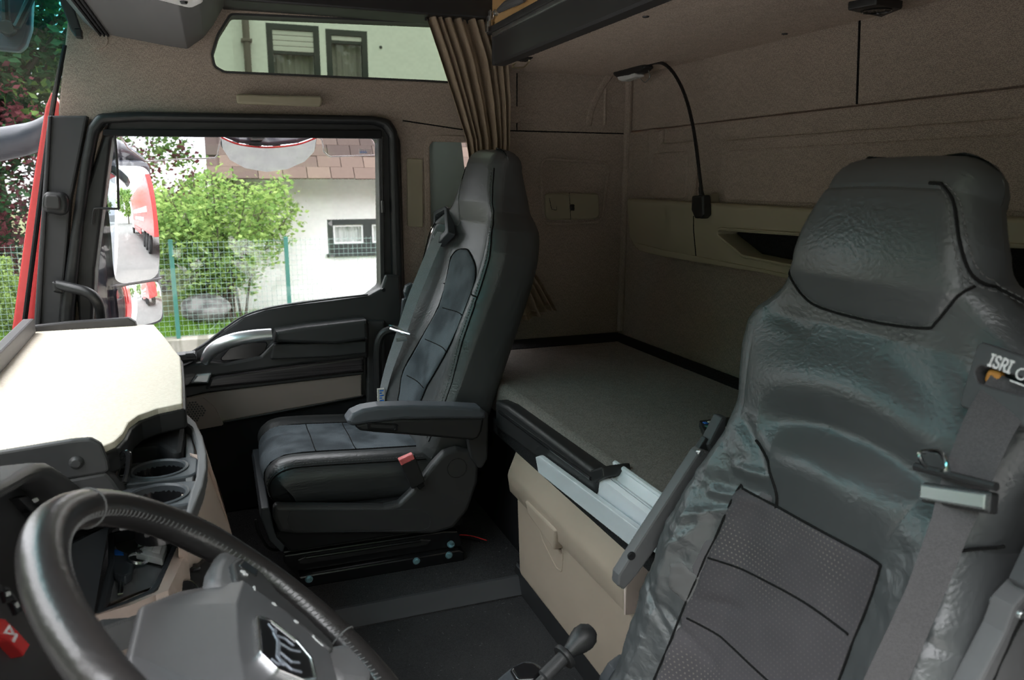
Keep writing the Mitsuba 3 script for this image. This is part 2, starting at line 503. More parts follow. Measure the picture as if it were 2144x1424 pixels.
def segdist(U, V, path):
    """Distance of the points (U, V) to a polyline and the place along it in [0, 1]."""
    path = np.asarray(path, float)
    best, where = np.full(np.shape(U), 9.0), np.zeros(np.shape(U))
    L = np.concatenate([[0], np.cumsum(np.linalg.norm(np.diff(path, axis=0), axis=1))])
    for i in range(len(path) - 1):
        a, b = path[i], path[i + 1]
        d = b - a
        l2 = d @ d
        t = np.clip(((U - a[0]) * d[0] + (V - a[1]) * d[1]) / l2, 0, 1)
        dist = np.hypot(U - a[0] - t * d[0], V - a[1] - t * d[1])
        w = (L[i] + t * math.sqrt(l2)) / L[-1]
        where = np.where(dist < best, w, where)
        best = np.minimum(best, dist)
    return best, where


def fold(U, V, path, width, amp, taper=True):
    d, w = segdist(U, V, smoothpath(path, 6))
    k = np.clip(np.sin(np.pi * np.clip(w, 0, 1)), 0, 1) ** 0.6 if taper else 1.0
    return amp * np.exp(-(d / width) ** 2) * k


class Cushion:
    """An upholstered body: a front surface that follows a side-view curve (y, z), its half width, its thickness and relief."""

    def __init__(self, x0, curve, W, Tk, relief, r=0.035, v0=0.0):
        self.x0, self.W, self.Tk, self.relief, self.r, self.v0 = x0, W, Tk, relief, r, v0
        self.cx = lambda v: 0.0 * np.asarray(v, float)
        self.c, self.s = curve_y(curve)
        self.L = self.s[-1]

    def base(self, v):
        s = np.asarray(v, float) - self.v0
        y, z = np.interp(s, self.s, self.c[:, 0]), np.interp(s, self.s, self.c[:, 1])
        e = 0.012
        ty = np.interp(s + e, self.s, self.c[:, 0]) - np.interp(s - e, self.s, self.c[:, 0])
        tz = np.interp(s + e, self.s, self.c[:, 1]) - np.interp(s - e, self.s, self.c[:, 1])
        l = np.hypot(ty, tz) + 1e-12
        return y, z, ty / l, tz / l

    def at(self, u, v, lift=0.0):
        u, v = np.asarray(u, float), np.asarray(v, float)
        y, z, ty, tz = self.base(v)
        h = self.relief(u, v) + lift - self.edge(u, v)
        return np.stack([self.x0 + u + self.cx(v), y + tz * h, z - ty * h], -1)

    def edge(self, u, v):
        """How far the surface has rounded back near its rim."""
        w = self.W(v)
        k = np.clip((np.abs(u) - (w - self.r)) / self.r, 0, 0.999)
        return self.r * (1 - np.sqrt(1 - k * k))

    def mesh(self, nu=120, nv=220, rend=None):
        r = self.r
        rend = rend or r
        V = np.linspace(self.v0, self.v0 + self.L, nv)
        caps = np.linspace(0, math.pi / 2, 7)[1:]
        rows = [(V[0] - 0 * a, a, -1) for a in caps[::-1]] + [(v, 0.0, 0) for v in V] + [(V[-1], a, 1) for a in caps]
        out = []
        for v, a, side in rows:
            y, z, ty, tz = [float(q) for q in self.base(np.array([v]))[0:4]] if False else [float(q[0]) for q in self.base(np.array([v]))]
            shrink = rend * (1 - math.cos(a))
            along = side * rend * math.sin(a)
            W, Tk = float(self.W(v)) - shrink, float(self.Tk(v))
            rr = max(r - shrink * 0.6, 0.004)
            u = np.concatenate([np.linspace(-(W - rr), W - rr, nu)])
            ang = np.linspace(0, math.pi / 2, 9)[1:]
            pts = [(a_, 0.0, 1.0) for a_ in u]
            pts += [(W - rr + rr * math.sin(b), -rr * (1 - math.cos(b)), math.cos(b)) for b in ang]
            pts += [(W, -rr - (Tk - shrink - rr - rr) * k, 0.0) for k in np.linspace(0, 1, 5)[1:]]
            pts += [(W - rr + rr * math.cos(b), -(Tk - shrink) + rr - rr * math.sin(b), 0.0) for b in ang[1::2]]
            pts += [(q, -(Tk - shrink), 0.0) for q in np.linspace(W - rr, -(W - rr), 8)[1:]]
            pts += [(-(W - rr) - rr * math.sin(b), -(Tk - shrink) + rr - rr * math.cos(b), 0.0) for b in ang[1::2]]
            pts += [(-W, -(Tk - shrink) + rr + (Tk - shrink - 2 * rr) * k, 0.0) for k in np.linspace(0, 1, 5)[1:]]
            pts += [(-(W - rr) - rr * math.cos(b), -rr + rr * math.sin(b), math.sin(b)) for b in ang[:-1]]
            pts = np.array(pts)
            h = self.relief(pts[:, 0], np.full(len(pts), v)) * pts[:, 2] + pts[:, 1] - shrink * (pts[:, 2] > 0)
            out.append(np.stack([self.x0 + pts[:, 0] + float(self.cx(v)), y + tz * h + ty * along, z - ty * h + tz * along], 1))
        P = np.array(out)
        m, k = P.shape[:2]
        idx = np.arange(m * k).reshape(m, k)
        q = np.stack([idx[:-1], np.roll(idx[:-1], -1, 1), np.roll(idx[1:], -1, 1), idx[1:]], -1).reshape(-1, 4)
        v = np.vstack([P.reshape(-1, 3), P[0].mean(0)[None], P[-1].mean(0)[None]])
        i = np.arange(k)
        f = np.vstack([q[:, [0, 1, 2]], q[:, [0, 2, 3]], np.stack([i * 0 + len(v) - 2, (i + 1) % k, i], 1), np.stack([i * 0 + len(v) - 1, idx[-1][i], idx[-1][(i + 1) % k]], 1)])
        return trimesh.Trimesh(v, f, process=False)

    def patch(self, poly, lift=0.003, rim=0.006, g=0.006, extra=None):
        """A cover panel on the surface: bounded by the outline, slightly proud, its rim tucked in. Returns (mesh, uv)."""
        p = poly if isinstance(poly, sg.Polygon) else sg.Polygon(poly)
        if not p.is_valid:
            p = p.buffer(0)
        vs = np.linspace(self.v0 + 0.004, self.v0 + self.L - 0.004, 80)
        ws = self.W(vs) - 0.006
        p = p.intersection(sg.Polygon(np.vstack([np.stack([ws, vs], 1), np.stack([-ws, vs], 1)[::-1]])))
        p = max(getattr(p, 'geoms', [p]), key=lambda q: q.area)
        bd = p.exterior
        nb = max(24, int(bd.length / g))
        edge = np.array([bd.interpolate(i / nb, normalized=True).coords[0] for i in range(nb)])
        x0, y0, x1, y1 = p.bounds
        X, Y = np.meshgrid(np.arange(x0, x1, g), np.arange(y0, y1, g))
        X = X + (np.arange(X.shape[0]) % 2 * g / 2)[:, None]
        inner = p.buffer(-g * 0.4)
        cand = np.stack([X.ravel(), Y.ravel()], 1)
        cand = cand[shapely.contains_xy(inner, cand[:, 0], cand[:, 1])]
        second = p.buffer(-rim * 0.35).exterior
        ring2 = np.array([second.interpolate(i / nb, normalized=True).coords[0] for i in range(nb)])
        pts = np.vstack([edge, ring2, cand])
        tri = Delaunay(pts).simplices
        cen = pts[tri].mean(1)
        tri = tri[shapely.contains_xy(p, cen[:, 0], cen[:, 1])]
        a, b, c = pts[tri[:, 0]], pts[tri[:, 1]], pts[tri[:, 2]]
        area = (b[:, 0] - a[:, 0]) * (c[:, 1] - a[:, 1]) - (b[:, 1] - a[:, 1]) * (c[:, 0] - a[:, 0])
        tri = tri[np.abs(area) > 1e-10]
        area = area[np.abs(area) > 1e-10]
        tri = np.where((area > 0)[:, None], tri[:, ::-1], tri)
        d = shapely.distance(bd, shapely.points(pts))
        h = lift * (1 - np.exp(-d / rim * 2.0)) * 1.1 - 0.0016 * np.exp(-d / 0.002)
        if extra is not None:
            h = h + extra(pts[:, 0], pts[:, 1])
        return trimesh.Trimesh(self.at(pts[:, 0], pts[:, 1], h), tri, process=False), pts

    def seam(self, path, r=0.0012, lift=0.0008, n=8):
        q = smoothpath(path, n)
        return tube(self.at(q[:, 0], q[:, 1], lift), r, 6)

    def stitches(self, path, step=0.007, length=0.0045, r=0.0007, lift=0.0012):
        q = smoothpath(path, 10)
        s = np.concatenate([[0], np.cumsum(np.linalg.norm(np.diff(q, axis=0), axis=1))])
        out = []
        for a in np.arange(step, s[-1] - step, step):
            t = np.array([a, a + length / 2, a + length])
            u, v = np.interp(t, s, q[:, 0]), np.interp(t, s, q[:, 1])
            out.append(tube(self.at(u, v, np.array([0, lift, 0]) + 0.0004), r, 4))
        return join(*out)


def ip(xs, ys):
    return lambda v: np.interp(v, xs, ys)

def pane(poly, x):
    v, f = trimesh.creation.triangulate_polygon(poly, engine='earcut')
    return trimesh.Trimesh(np.column_stack([np.full(len(v), x), v]), f, process=False)


# ------------------------------------------------------------------ the cab shell
WX, RY = 2.64, -1.449
FLOOR = -0.035
setting('floor', join(box((0.40, RY, -0.10), (WX + 0.05, 0.62, FLOOR), 0.004)), 'carpet', 'dark speckled carpet of the cab floor')
plat = prism([(1.80, FLOOR), (1.845, 0.0), (WX, 0.0), (WX, FLOOR - 0.02), (1.80, FLOOR - 0.02)], 'y', -0.80, 0.55, 0.004)
part('floor', 'platform', plat, 'carpet', 'raised carpeted step under the passenger seat')
part('floor', 'edge_strip', prism([(1.795, FLOOR + 0.001), (1.84, 0.003), (1.85, 0.003), (1.85, -0.03), (1.795, -0.03)], 'y', -0.80, 0.40, 0.002), 'pillar_grey', 'grey edging of the step')

win_up = rnd([(-0.0168, 1.4345), (-0.0755, 1.5577), (-0.6754, 1.5767), (-0.6754, 1.5752), (-0.7945, 1.3797), (-0.0530, 1.3894), (-0.0173, 1.4044)], 0.012)
win_up = rnd(sg.Polygon([(-0.0188, 1.4428), (-0.0405, 1.5013), (-0.0812, 1.5622), (-0.1333, 1.5644), (-0.6755, 1.5782), (-0.8641, 1.5830), (-0.8623, 1.3871), (-0.6954, 1.3895), (-0.0530, 1.3894), (-0.0241, 1.4047)]), 0.02)
win_side = rnd(sg.Polygon([(-0.685, 1.200), (-0.685, 0.55), (-0.86, 0.55), (-0.86, 1.200)]), 0.025)
door_hole = rnd(sg.Polygon([(0.365, -0.2), (0.365, 1.02), (0.27, 1.266), (-0.55, 1.266), (-0.59, 1.2), (-0.59, -0.2)]), 0.05)
wall_out = sg.Polygon([(0.48, -0.1), (0.48, 0.60), (0.41, 1.18), (0.405, 1.265), (0.372, 1.437), (0.335, 1.62), (0.31, 1.75), (RY, 1.75), (RY, -0.1)])
wp = wall_out.difference(win_up).difference(win_side).difference(door_hole)
setting('wall_passenger', prism(wp, 'x', WX, WX + 0.06, 0.006), 'headliner', 'beige fabric side wall above and behind the passenger door')
# the dark inner lining of the window reveals
part('wall_passenger', 'window_reveal', prism(win_up.buffer(0.004).difference(win_up.buffer(-0.006)), 'x', WX + 0.004, WX + 0.075, 0.001), 'panel', 'dark edge around the upper side window')
part('wall_passenger', 'side_window_frame', prism(win_side.buffer(0.018).difference(win_side.buffer(-0.004)), 'x', WX - 0.006, WX + 0.06, 0.005), 'headliner', 'moulded frame around the small side window')
part('wall_passenger', 'seam', join(tube([(WX - 0.001, -0.60, 1.262), (WX - 0.001, -0.80, 1.238), (WX - 0.001, RY, 1.236)], 0.0022, 6)), 'black_cloth', 'dark horizontal seam')
part('wall_passenger', 'seam', tube([(WX - 0.001, -1.005, 1.43), (WX - 0.001, -1.005, 1.24)], 0.002, 6), 'black_cloth')
part('wall_passenger', 'cap', prism(sg.Point(*[(0.2840, 1.4660)][0]).buffer(0.027), 'x', WX - 0.004, WX, 0.002), 'headliner', 'round beige cap')
part('wall_passenger', 'cap', prism(sg.Point(*[(-1.3899, 1.3483)][0]).buffer(0.022), 'x', WX - 0.004, WX, 0.002), 'headliner', 'round beige cap')
part('wall_passenger', 'pillar_cover', prism(rnd([(-0.6094, 1.1412), (-0.6634, 1.1385), (-0.6597, 0.9100), (-0.6048, 0.9144)], 0.006), 'x', WX - 0.008, WX, 0.003), 'beige_dim', 'upright beige plastic cover on the pillar behind the door')
# the recess with the switch panel in the bunk's end wall
rec = rnd([(-1.1017, 1.1374), (-1.3630, 1.1241), (-1.3368, 0.9207), (-1.1167, 0.9177)], 0.02)
part('wall_passenger', 'recess_frame', prism(rec.buffer(0.012).difference(rec), 'x', WX - 0.007, WX, 0.005), 'headliner', 'raised fabric frame round the switch panel')
part('wall_passenger', 'rib', join(tube(smoothpath([(2.6400, -1.2820, 1.2635), (2.6400, -1.2959, 1.3254), (2.6400, -1.3362, 1.4011), (2.6400, -1.3752, 1.4521)], 6), 0.012, 8, flat=0.5), tube([(2.6400, -1.3475, 1.2650), (2.6400, -1.3479, 1.3933)], 0.006, 8)), 'headliner', 'slanting moulded ribs')
part('wall_passenger', 'pocket_flap', prism(rnd([(-0.9694, 1.3186), (-1.0369, 1.3207), (-1.0604, 1.2940), (-1.0606, 1.2632), (-0.9693, 1.2642)], 0.006), 'x', WX - 0.004, WX, 0.002), 'headliner')

# the rear wall with its ledge and pressed panels
zl = 1.245
setting('wall_rear', join(prism([(0.38, zl), (WX + 0.05, zl), (WX + 0.05, 1.75), (0.38, 1.75)], 'y', RY - 0.06, RY, 0.004),
                          prism([(0.38, -0.1), (WX + 0.05, -0.1), (WX + 0.05, zl - 0.004), (0.38, zl - 0.004)], 'y', RY - 0.06, RY + 0.012, 0.010, 4)),
        'headliner', 'beige fabric rear wall above the bunk')
for (a, b, c, d_) in ((2.03, 0.5, 0.99, 1.185), (2.46, 2.16, 0.99, 1.19)):
    fr = rnd(sg.box(b, c, a, d_), 0.03)
    part('wall_rear', 'panel', prism(fr, 'y', RY + 0.008, RY + 0.026, 0.012, 4), 'headliner', 'pressed fabric panel')
    fi = rnd(sg.box(b + 0.035, c + 0.02, a - 0.035, d_ - 0.03), 0.025)
    part('wall_rear', 'panel', prism(fi, 'y', RY + 0.02, RY + 0.032, 0.006, 3), 'headliner')
part('wall_rear', 'seam', tube([(1.5394, -1.4480, 1.4377), (1.5259, -1.4480, 1.2466)], 0.0028, 6), 'black_cloth', 'upright dark seam')
part('wall_rear', 'corner_trim', tube([(WX - 0.012, RY + 0.02, 0.5), (WX - 0.012, RY + 0.012, 1.44)], 0.014, 10), 'headliner', 'rounded corner trim')
part('wall_rear', 'corner_trim', prism(rnd([(2.4571, 1.2421), (2.3707, 1.2371), (2.3737, 1.0130), (2.4417, 1.0117)], 0.008), 'y', RY, RY + 0.03, 0.012, 4), 'headliner')
setting('ceiling', box((0.38, RY, 1.72), (WX + 0.05, 0.36, 1.78), 0.004), 'headliner', 'fabric roof lining')
# driver's side: open door
dh = rnd(sg.Polygon([(0.365, -0.2), (0.365, 1.02), (0.27, 1.266), (-0.66, 1.266), (-0.76, 1.15), (-0.76, -0.2)]), 0.05)
setting('wall_driver', prism(wall_out.difference(dh).difference(win_up).difference(win_side), 'x', 0.36, 0.42, 0.006), 'headliner', 'side wall round the open driver door')
setting('wall_front', join(prism([(0.36, -0.1), (2.70, -0.1), (2.70, 0.57), (0.36, 0.57)], 'y', 0.58, 0.62, 0.004), box((0.36, 0.28, 1.63), (2.70, 0.56, 1.78), 0.004), box((0.36, 0.56, 0.50), (2.70, 0.80, 0.565), 0.004)), 'black_matte', 'dark bulkhead under the windscreen')
setting('window_upper_driver', pane(win_up.buffer(0.003), 0.387), 'green_glass', 'green tinted fixed pane above the driver door', False)
setting('window_side_driver', prism(win_side.buffer(0.02), 'x', 0.375, 0.379, 0.0), 'shade_cloth', 'shaded small side window behind the driver seat', False)
part('wall_passenger', 'outer_skin', prism(wall_out.difference(win_up).difference(win_side.buffer(0.01)).difference(door_hole.buffer(0.01)), 'x', WX + 0.062, WX + 0.10, 0.006), 'red_paint', 'red painted outer skin of the cab')
# windscreen
def ws_y(z):
    return 0.565 - 0.2415 * (z - 0.634)
wsx, wsz = np.meshgrid(np.linspace(0.38, 2.67, 60), np.linspace(0.55, 1.66, 20))
ws = sheet(np.stack([wsx, ws_y(wsz) + 0.15 * (1 - (np.abs(wsx - 1.52) / 1.13) ** 3), wsz], -1))
setting('window_windscreen', ws, 'screen_glass', 'windscreen glass with a turquoise sun band along its top', True)
setting('window_upper', pane(win_up.buffer(0.003), WX + 0.045), 'green_glass', 'green tinted fixed pane above the passenger door', False)
setting('window_side', pane(win_side.buffer(0.003), WX + 0.045), 'glass', 'small fixed side pane behind the passenger seat', False)
shade = rnd(sg.Polygon([(-0.675, 1.205), (-0.675, 0.905), (-0.835, 0.945), (-0.805, 1.205)]), 0.006)
single('window_shade', 'grey-green roller shade drawn over the small side window behind the passenger seat', 'window shade', prism(shade, 'x', WX + 0.012, WX + 0.016, 0.001), 'shade_cloth')

# A pillar, inside and out
ap = [(0.4240, 1.2476), (0.3268, 1.2503), (0.3936, 1.0104), (0.4594, 0.6313), (0.4607, 0.4693), (0.5605, 0.4785), (0.5238, 0.6357)]
setting('trim_pillar', prism(rnd(ap, 0.004), 'x', 2.60, 2.66, 0.006), 'pillar_grey', 'dark grey plastic windscreen pillar trim')
part('trim_pillar', 'rounded_edge', prism([(0.4253, 1.2463), (0.4157, 1.2465), (0.5091, 0.6347), (0.5507, 0.4776), (0.5630, 0.4787), (0.5262, 0.6358)], 'x', 2.59, 2.605, 0.005), 'pillar_grey')
wedge = tube(smoothpath([(2.6450, 0.3694, 1.4451), (2.6450, 0.4240, 1.2534), (2.6450, 0.5212, 0.8171), (2.6450, 0.5648, 0.6195)], 4), 0.007, 8)
part('trim_pillar', 'glass_seal', wedge, 'black_matte', 'black windscreen seal')
red = prism([(0.4248, 1.3186), (0.3953, 1.2666), (0.4643, 0.9375), (0.5275, 0.6030), (0.5515, 0.4990), (0.6463, 0.5070), (0.6018, 0.6230), (0.5296, 0.9387), (0.4813, 1.1344), (0.4438, 1.2787)], 'x', 2.68, 2.76, 0.006)
single('outer_pillar', 'bright red painted body pillar seen through the windscreen edge', 'body pillar', red, 'red_paint')

# ------------------------------------------------------------------ passenger door
scene_door = thing('door_1', 'passenger door with black trim, beige insert and silver grab handle', None, kind='structure')
D1 = scene_door
glass_hole = rnd(sg.Polygon([(0.2684, 1.1979), (-0.5145, 1.2067), (-0.5040, 0.7152), (-0.4591, 0.6816), (-0.2542, 0.6700), (-0.1327, 0.6548), (-0.0501, 0.6253), (0.0329, 0.5717), (0.1077, 0.5183), (0.2109, 0.4464), (0.3968, 0.4635), (0.3502, 0.8131)]), 0.02)
frame_out = rnd(sg.Polygon([(0.41, -0.05), (0.41, 0.80), (0.36, 1.03), (0.265, 1.262), (-0.552, 1.262), (-0.588, 1.2), (-0.588, -0.05)]), 0.045)
part(D1, 'window_frame', prism(frame_out.difference(glass_hole), 'x', 2.62, 2.70, 0.010, 3), 'black', 'black frame of the door and its window')
rail_in = rnd(sg.Polygon([(0.2909, 1.2138), (-0.5222, 1.2284), (-0.5213, 1.2014), (0.2926, 1.1951)]), 0.003)
part(D1, 'top_channel', prism(rail_in, 'x', 2.605, 2.635, 0.003), 'black_matte', 'black channel along the window top')
part(D1, 'side_channel', prism(rnd(sg.Polygon([(-0.5111, 1.2092), (-0.5283, 1.2095), (-0.5167, 0.7159), (-0.5021, 0.7166)]), 0.003), 'x', 2.61, 2.64, 0.003), 'panel')
part(D1, 'window_pane', pane(glass_hole.buffer(0.01), 2.665), 'glass', 'clear side window glass', None, False)
# upper trim with its shoulder line
up = rnd(sg.Polygon([(0.1460, 0.5195), (0.1087, 0.5350), (0.0691, 0.5597), (0.0050, 0.6045), (-0.0579, 0.6437), (-0.1321, 0.6641), (-0.2221, 0.6747), (-0.3449, 0.6823), (-0.4559, 0.6926), (-0.5000, 0.7131), (-0.5161, 0.7576), (-0.5649, 0.7555), (-0.5688, 0.5493), (-0.5542, 0.2775), (0.1606, 0.1935), (0.1642, 0.2901)]), 0.006)
part(D1, 'trim_panel', prism(up, 'x', 2.585, 2.63, 0.008, 3), 'panel', 'black plastic door trim')
edge_line = tube(smoothpath([(2.5860, 0.1338, 0.5277), (2.5860, 0.0615, 0.5650), (2.5860, 0.0019, 0.6099), (2.5860, -0.0576, 0.6460), (2.5860, -0.1314, 0.6663), (2.5860, -0.2511, 0.6799), (2.5860, -0.4534, 0.6946)], 6), 0.003, 8)
part(D1, 'trim_edge', edge_line, 'pillar_grey', 'thin lighter edge along the window sill')
pad = rnd(sg.Polygon([(-0.1488, 0.6037), (-0.2418, 0.6129), (-0.4359, 0.6226), (-0.4381, 0.5553), (-0.3291, 0.5472), (-0.1394, 0.5674)]), 0.004)
part(D1, 'armrest_pad', prism(pad, 'x', 2.515, 2.60, 0.012, 4), 'panel', 'padded black armrest of the door')
lid = rnd(sg.Polygon([(-0.1422, 0.5600), (-0.4356, 0.5497), (-0.4324, 0.5063), (-0.3124, 0.5029), (-0.1262, 0.5100)]), 0.006)
part(D1, 'storage_lid', prism(lid, 'x', 2.53, 2.60, 0.006, 3), 'panel', 'black lid below the door armrest')
surround = rnd(sg.Polygon([(0.1453, 0.5031), (0.1062, 0.5150), (0.0510, 0.5150), (0.0095, 0.5070), (-0.0987, 0.5214), (-0.1403, 0.5603), (-0.4450, 0.5591), (-0.4423, 0.4860), (-0.2372, 0.4834), (0.1489, 0.4579)]), 0.006)
part(D1, 'grip_tray', prism(surround, 'x', 2.548, 2.60, 0.010, 3), 'panel')
hand = smoothpath([(2.5550, 0.0677, 0.5153), (2.5350, 0.0486, 0.5469), (2.5200, 0.0165, 0.5716), (2.5100, -0.0261, 0.5870), (2.5050, -0.0796, 0.5947), (2.5050, -0.1352, 0.5969)], 8)
part(D1, 'grab_handle', tube(hand, [0.012, 0.016, 0.017, 0.017, 0.016, 0.015], 14, flat=1.3), 'silver', 'curved satin silver grab handle')
part(D1, 'grip_recess', prism(rnd(sg.Polygon([(0.0303, 0.5111), (-0.0079, 0.5527), (-0.0659, 0.5669), (-0.1265, 0.5625), (-0.1160, 0.5336), (-0.0841, 0.5127)]), 0.008), 'x', 2.556, 2.566, 0.003), 'black_gloss')
strip = rnd(sg.Polygon([(0.0545, 0.4662), (-0.1178, 0.4776), (-0.4268, 0.4954), (-0.4247, 0.4415), (-0.1744, 0.4330), (0.0713, 0.4276)]), 0.003)
part(D1, 'trim_strip', prism(strip, 'x', 2.545, 2.60, 0.010, 4), 'dark_gloss', 'glossy dark grained trim strip')
strip2 = rnd(sg.Polygon([(0.1507, 0.4385), (0.0704, 0.4402), (-0.4256, 0.4403), (-0.4252, 0.4305), (0.0723, 0.4156), (0.1536, 0.4020)]), 0.002)
part(D1, 'lower_strip', prism(strip2, 'x', 2.553, 2.60, 0.003), 'black')
part(D1, 'pull_handle', prism(rnd(sg.Polygon([(0.1135, 0.4525), (0.0922, 0.4796), (0.0479, 0.4803), (0.0615, 0.4462)]), 0.003), 'x', 2.54, 2.58, 0.006, 3), 'silver', 'silver door opener')
part(D1, 'opener_bowl', prism(rnd(sg.Polygon([(0.1471, 0.4805), (0.1017, 0.4842), (0.0955, 0.4760), (0.1169, 0.4473), (0.1507, 0.4352)]), 0.006), 'x', 2.548, 2.556, 0.002), 'black_gloss')
ins = rnd(sg.Polygon([(0.1566, 0.4009), (0.0725, 0.4128), (-0.4184, 0.4398), (-0.4152, 0.3554), (-0.1696, 0.3327), (0.0659, 0.3101), (0.1018, 0.3015), (0.1651, 0.2946)]), 0.003)
part(D1, 'insert', prism(ins, 'x', 2.558, 2.60, 0.004), 'beige_door', 'beige lower insert of the door')
spk = rnd(sg.Polygon([(0.1699, 0.4043), (0.0804, 0.4001), (0.0503, 0.3689), (0.0237, 0.3028), (0.1022, 0.2959), (0.1792, 0.2891)]), 0.006)
part(D1, 'speaker_cover', prism(spk, 'x', 2.556, 2.575, 0.002), 'beige_door', 'beige loudspeaker cover')
sc = np.array([(0.1115, 0.3571)][0])
part(D1, 'speaker_grille', join(*[prism(sg.Point(sc[0] + 0.0085 * (i + 0.5 * (j % 2)), sc[1] + 0.0075 * j).buffer(0.003, quad_segs=2), 'x', 2.5545, 2.557, 0.0) for i in range(-4, 5) for j in range(-4, 5) if i * i + j * j < 18]), 'panel', 'holes of the loudspeaker grille', 'stuff')
low = rnd(sg.Polygon([(0.1794, 0.2932), (0.0664, 0.3040), (-0.1701, 0.3265), (-0.4167, 0.3510), (-0.4702, 0.3457), (-0.4594, 0.0361), (0.2044, -0.0166)]), 0.003)
part(D1, 'lower_trim', prism(low, 'x', 2.57, 2.62, 0.008), 'black_matte', 'black lower door trim')
rim = tube(smoothpath([(2.5650, 0.0662, 0.3070), (2.5650, -0.0500, 0.3181), (2.5650, -0.1698, 0.3296), (2.5650, -0.3248, 0.3448), (2.5650, -0.4209, 0.3552)], 5), 0.006, 8)
part(D1, 'insert_rim', rim, 'black')
side_post = rnd(sg.Polygon([(-0.4424, 0.6107), (-0.5030, 0.6069), (-0.5026, 0.2943), (-0.4318, 0.3253)]), 0.003)
part(D1, 'end_trim', prism(side_post, 'x', 2.56, 2.60, 0.008), 'panel')
sw = rnd(sg.Polygon([(0.1471, 0.5465), (0.0926, 0.5482), (0.0879, 0.5388), (0.0888, 0.5268), (0.1488, 0.5256)]), 0.002)
part(D1, 'switch_block', prism(sw, 'x', 2.53, 2.58, 0.004), 'panel', 'window switch block')
part(D1, 'switch', box(np.array((2.5450, 0.1070, 0.5388)) + (-0.018, -0.012, -0.002), np.array((2.5450, 0.1070, 0.5388)) + (0.012, 0.012, 0.012), 0.003), 'pillar_grey', 'window switch')
part(D1, 'screw', lathe([(0, 0.004), (0.006, 0.004), (0.008, 0), (0.008, -0.01)], (2.5880, -0.5072, 0.7078), (-1, 0, 0), 12), 'black_gloss')
# fly-screen stay on the frame's rear edge and the mirror heater wire hook
part(D1, 'latch', join(prism(rnd(sg.Polygon([(-0.5115, 1.0027), (-0.5226, 1.0026), (-0.5228, 0.9621), (-0.5117, 0.9623)]), 0.002), 'x', 2.59, 2.612, 0.003), tube([(2.6020, -0.5202, 1.2014), (2.6020, -0.5164, 0.9949)], 0.0016, 6)), 'black', 'small black catch with a rod')
# rubber seal of the body opening
seal_o = rnd(sg.Polygon([(0.4860, 0.4716), (0.4521, 0.7032), (0.3981, 0.9414), (0.3543, 1.1331), (0.3281, 1.2249), (0.3002, 1.2576), (0.1810, 1.2664), (-0.4965, 1.2725), (-0.5510, 1.2634), (-0.5736, 1.2261), (-0.5798, 1.0016), (-0.5799, 0.5449), (-0.5721, 0.2700), (0.2786, 0.1375)]), 0.03)
seal_i = rnd(sg.Polygon([(0.4480, 0.4682), (0.4145, 0.7011), (0.3682, 0.9408), (0.3245, 1.1334), (0.3056, 1.2012), (0.2830, 1.2300), (0.1835, 1.2378), (-0.4955, 1.2440), (-0.5265, 1.2357), (-0.5445, 1.2103), (-0.5426, 1.0020), (-0.5398, 0.5476), (-0.5284, 0.2920), (0.2758, 0.1693)]), 0.02)
part('wall_passenger', 'door_seal', prism(seal_o.difference(seal_i), 'x', 2.595, 2.66, 0.014, 5), 'rubber', 'thick black rubber door seal')
# hook near the mirror and the fixed quarter bar
hk = tube(smoothpath([(2.6100, 0.2622, 1.2124), (2.6100, 0.2632, 1.1200), (2.6100, 0.2707, 0.9956), (2.6100, 0.2742, 0.9858), (2.6100, 0.3260, 0.9879), (2.6100, 0.3380, 0.9797), (2.6100, 0.3455, 0.9409)], 4), 0.0035, 8)
part(D1, 'bracket', hk, 'black', 'thin black bracket bar at the front of the window')

# inner grab handle on the pillar, tweeter, roof handle
gh = thing('pillar_handle', 'black curved grab handle fixed to the windscreen pillar', 'grab handle')
part(gh, 'bar', tube(smoothpath([(2.5600, 0.4428, 0.7731), (2.5200, 0.4033, 0.7666), (2.5000, 0.3628, 0.7548), (2.5000, 0.3397, 0.7287), (2.5200, 0.3365, 0.6835), (2.5500, 0.3461, 0.5930)], 8), [0.014, 0.015, 0.015, 0.015, 0.014, 0.014], 12), 'rubber')
part(gh, 'base', prism(rnd(sg.Polygon([(0.4573, 0.7854), (0.4247, 0.7798), (0.4306, 0.7462), (0.4570, 0.7531)]), 0.006), 'x', 2.545, 2.60, 0.008, 3), 'rubber')
tw = thing('tweeter', 'small rounded black tweeter loudspeaker on the windscreen pillar', 'speaker')
part(tw, 'housing', prism(rnd(sg.Polygon([(0.4545, 1.0386), (0.3973, 1.0357), (0.3931, 1.0046), (0.4011, 0.9735), (0.4186, 0.9683), (0.4629, 0.9811), (0.4628, 1.0053)]), 0.02), 'x', 2.565, 2.602, 0.014, 4), 'rubber')
part(tw, 'grille', prism(rnd(sg.Polygon([(0.4493, 1.0295), (0.4127, 1.0266), (0.4146, 0.9851), (0.4557, 0.9910)]), 0.010), 'x', 2.558, 2.57, 0.005, 3), 'panel', 'speaker grille')
rh = thing('roof_handle', 'beige grab handle on the fabric wall above the passenger door', 'grab handle')
part(rh, 'bar', prism(rnd(sg.Polygon([(-0.0807, 1.3253), (-0.1439, 1.3234), (-0.3326, 1.3258), (-0.3364, 1.3115), (-0.3282, 1.2940), (-0.2844, 1.2941), (-0.0813, 1.2947)]), 0.008), 'x', 2.588, 2.606, 0.007, 4), 'beige_dim')
for q in ((2.6000, -0.1085, 1.3110), (2.6000, -0.3069, 1.3091)):
    part(rh, 'mount', prism(rbox(q[1], q[2], 0.05, 0.024, 0.008), 'x', 2.60, 2.642, 0.006, 3), 'beige_dim')

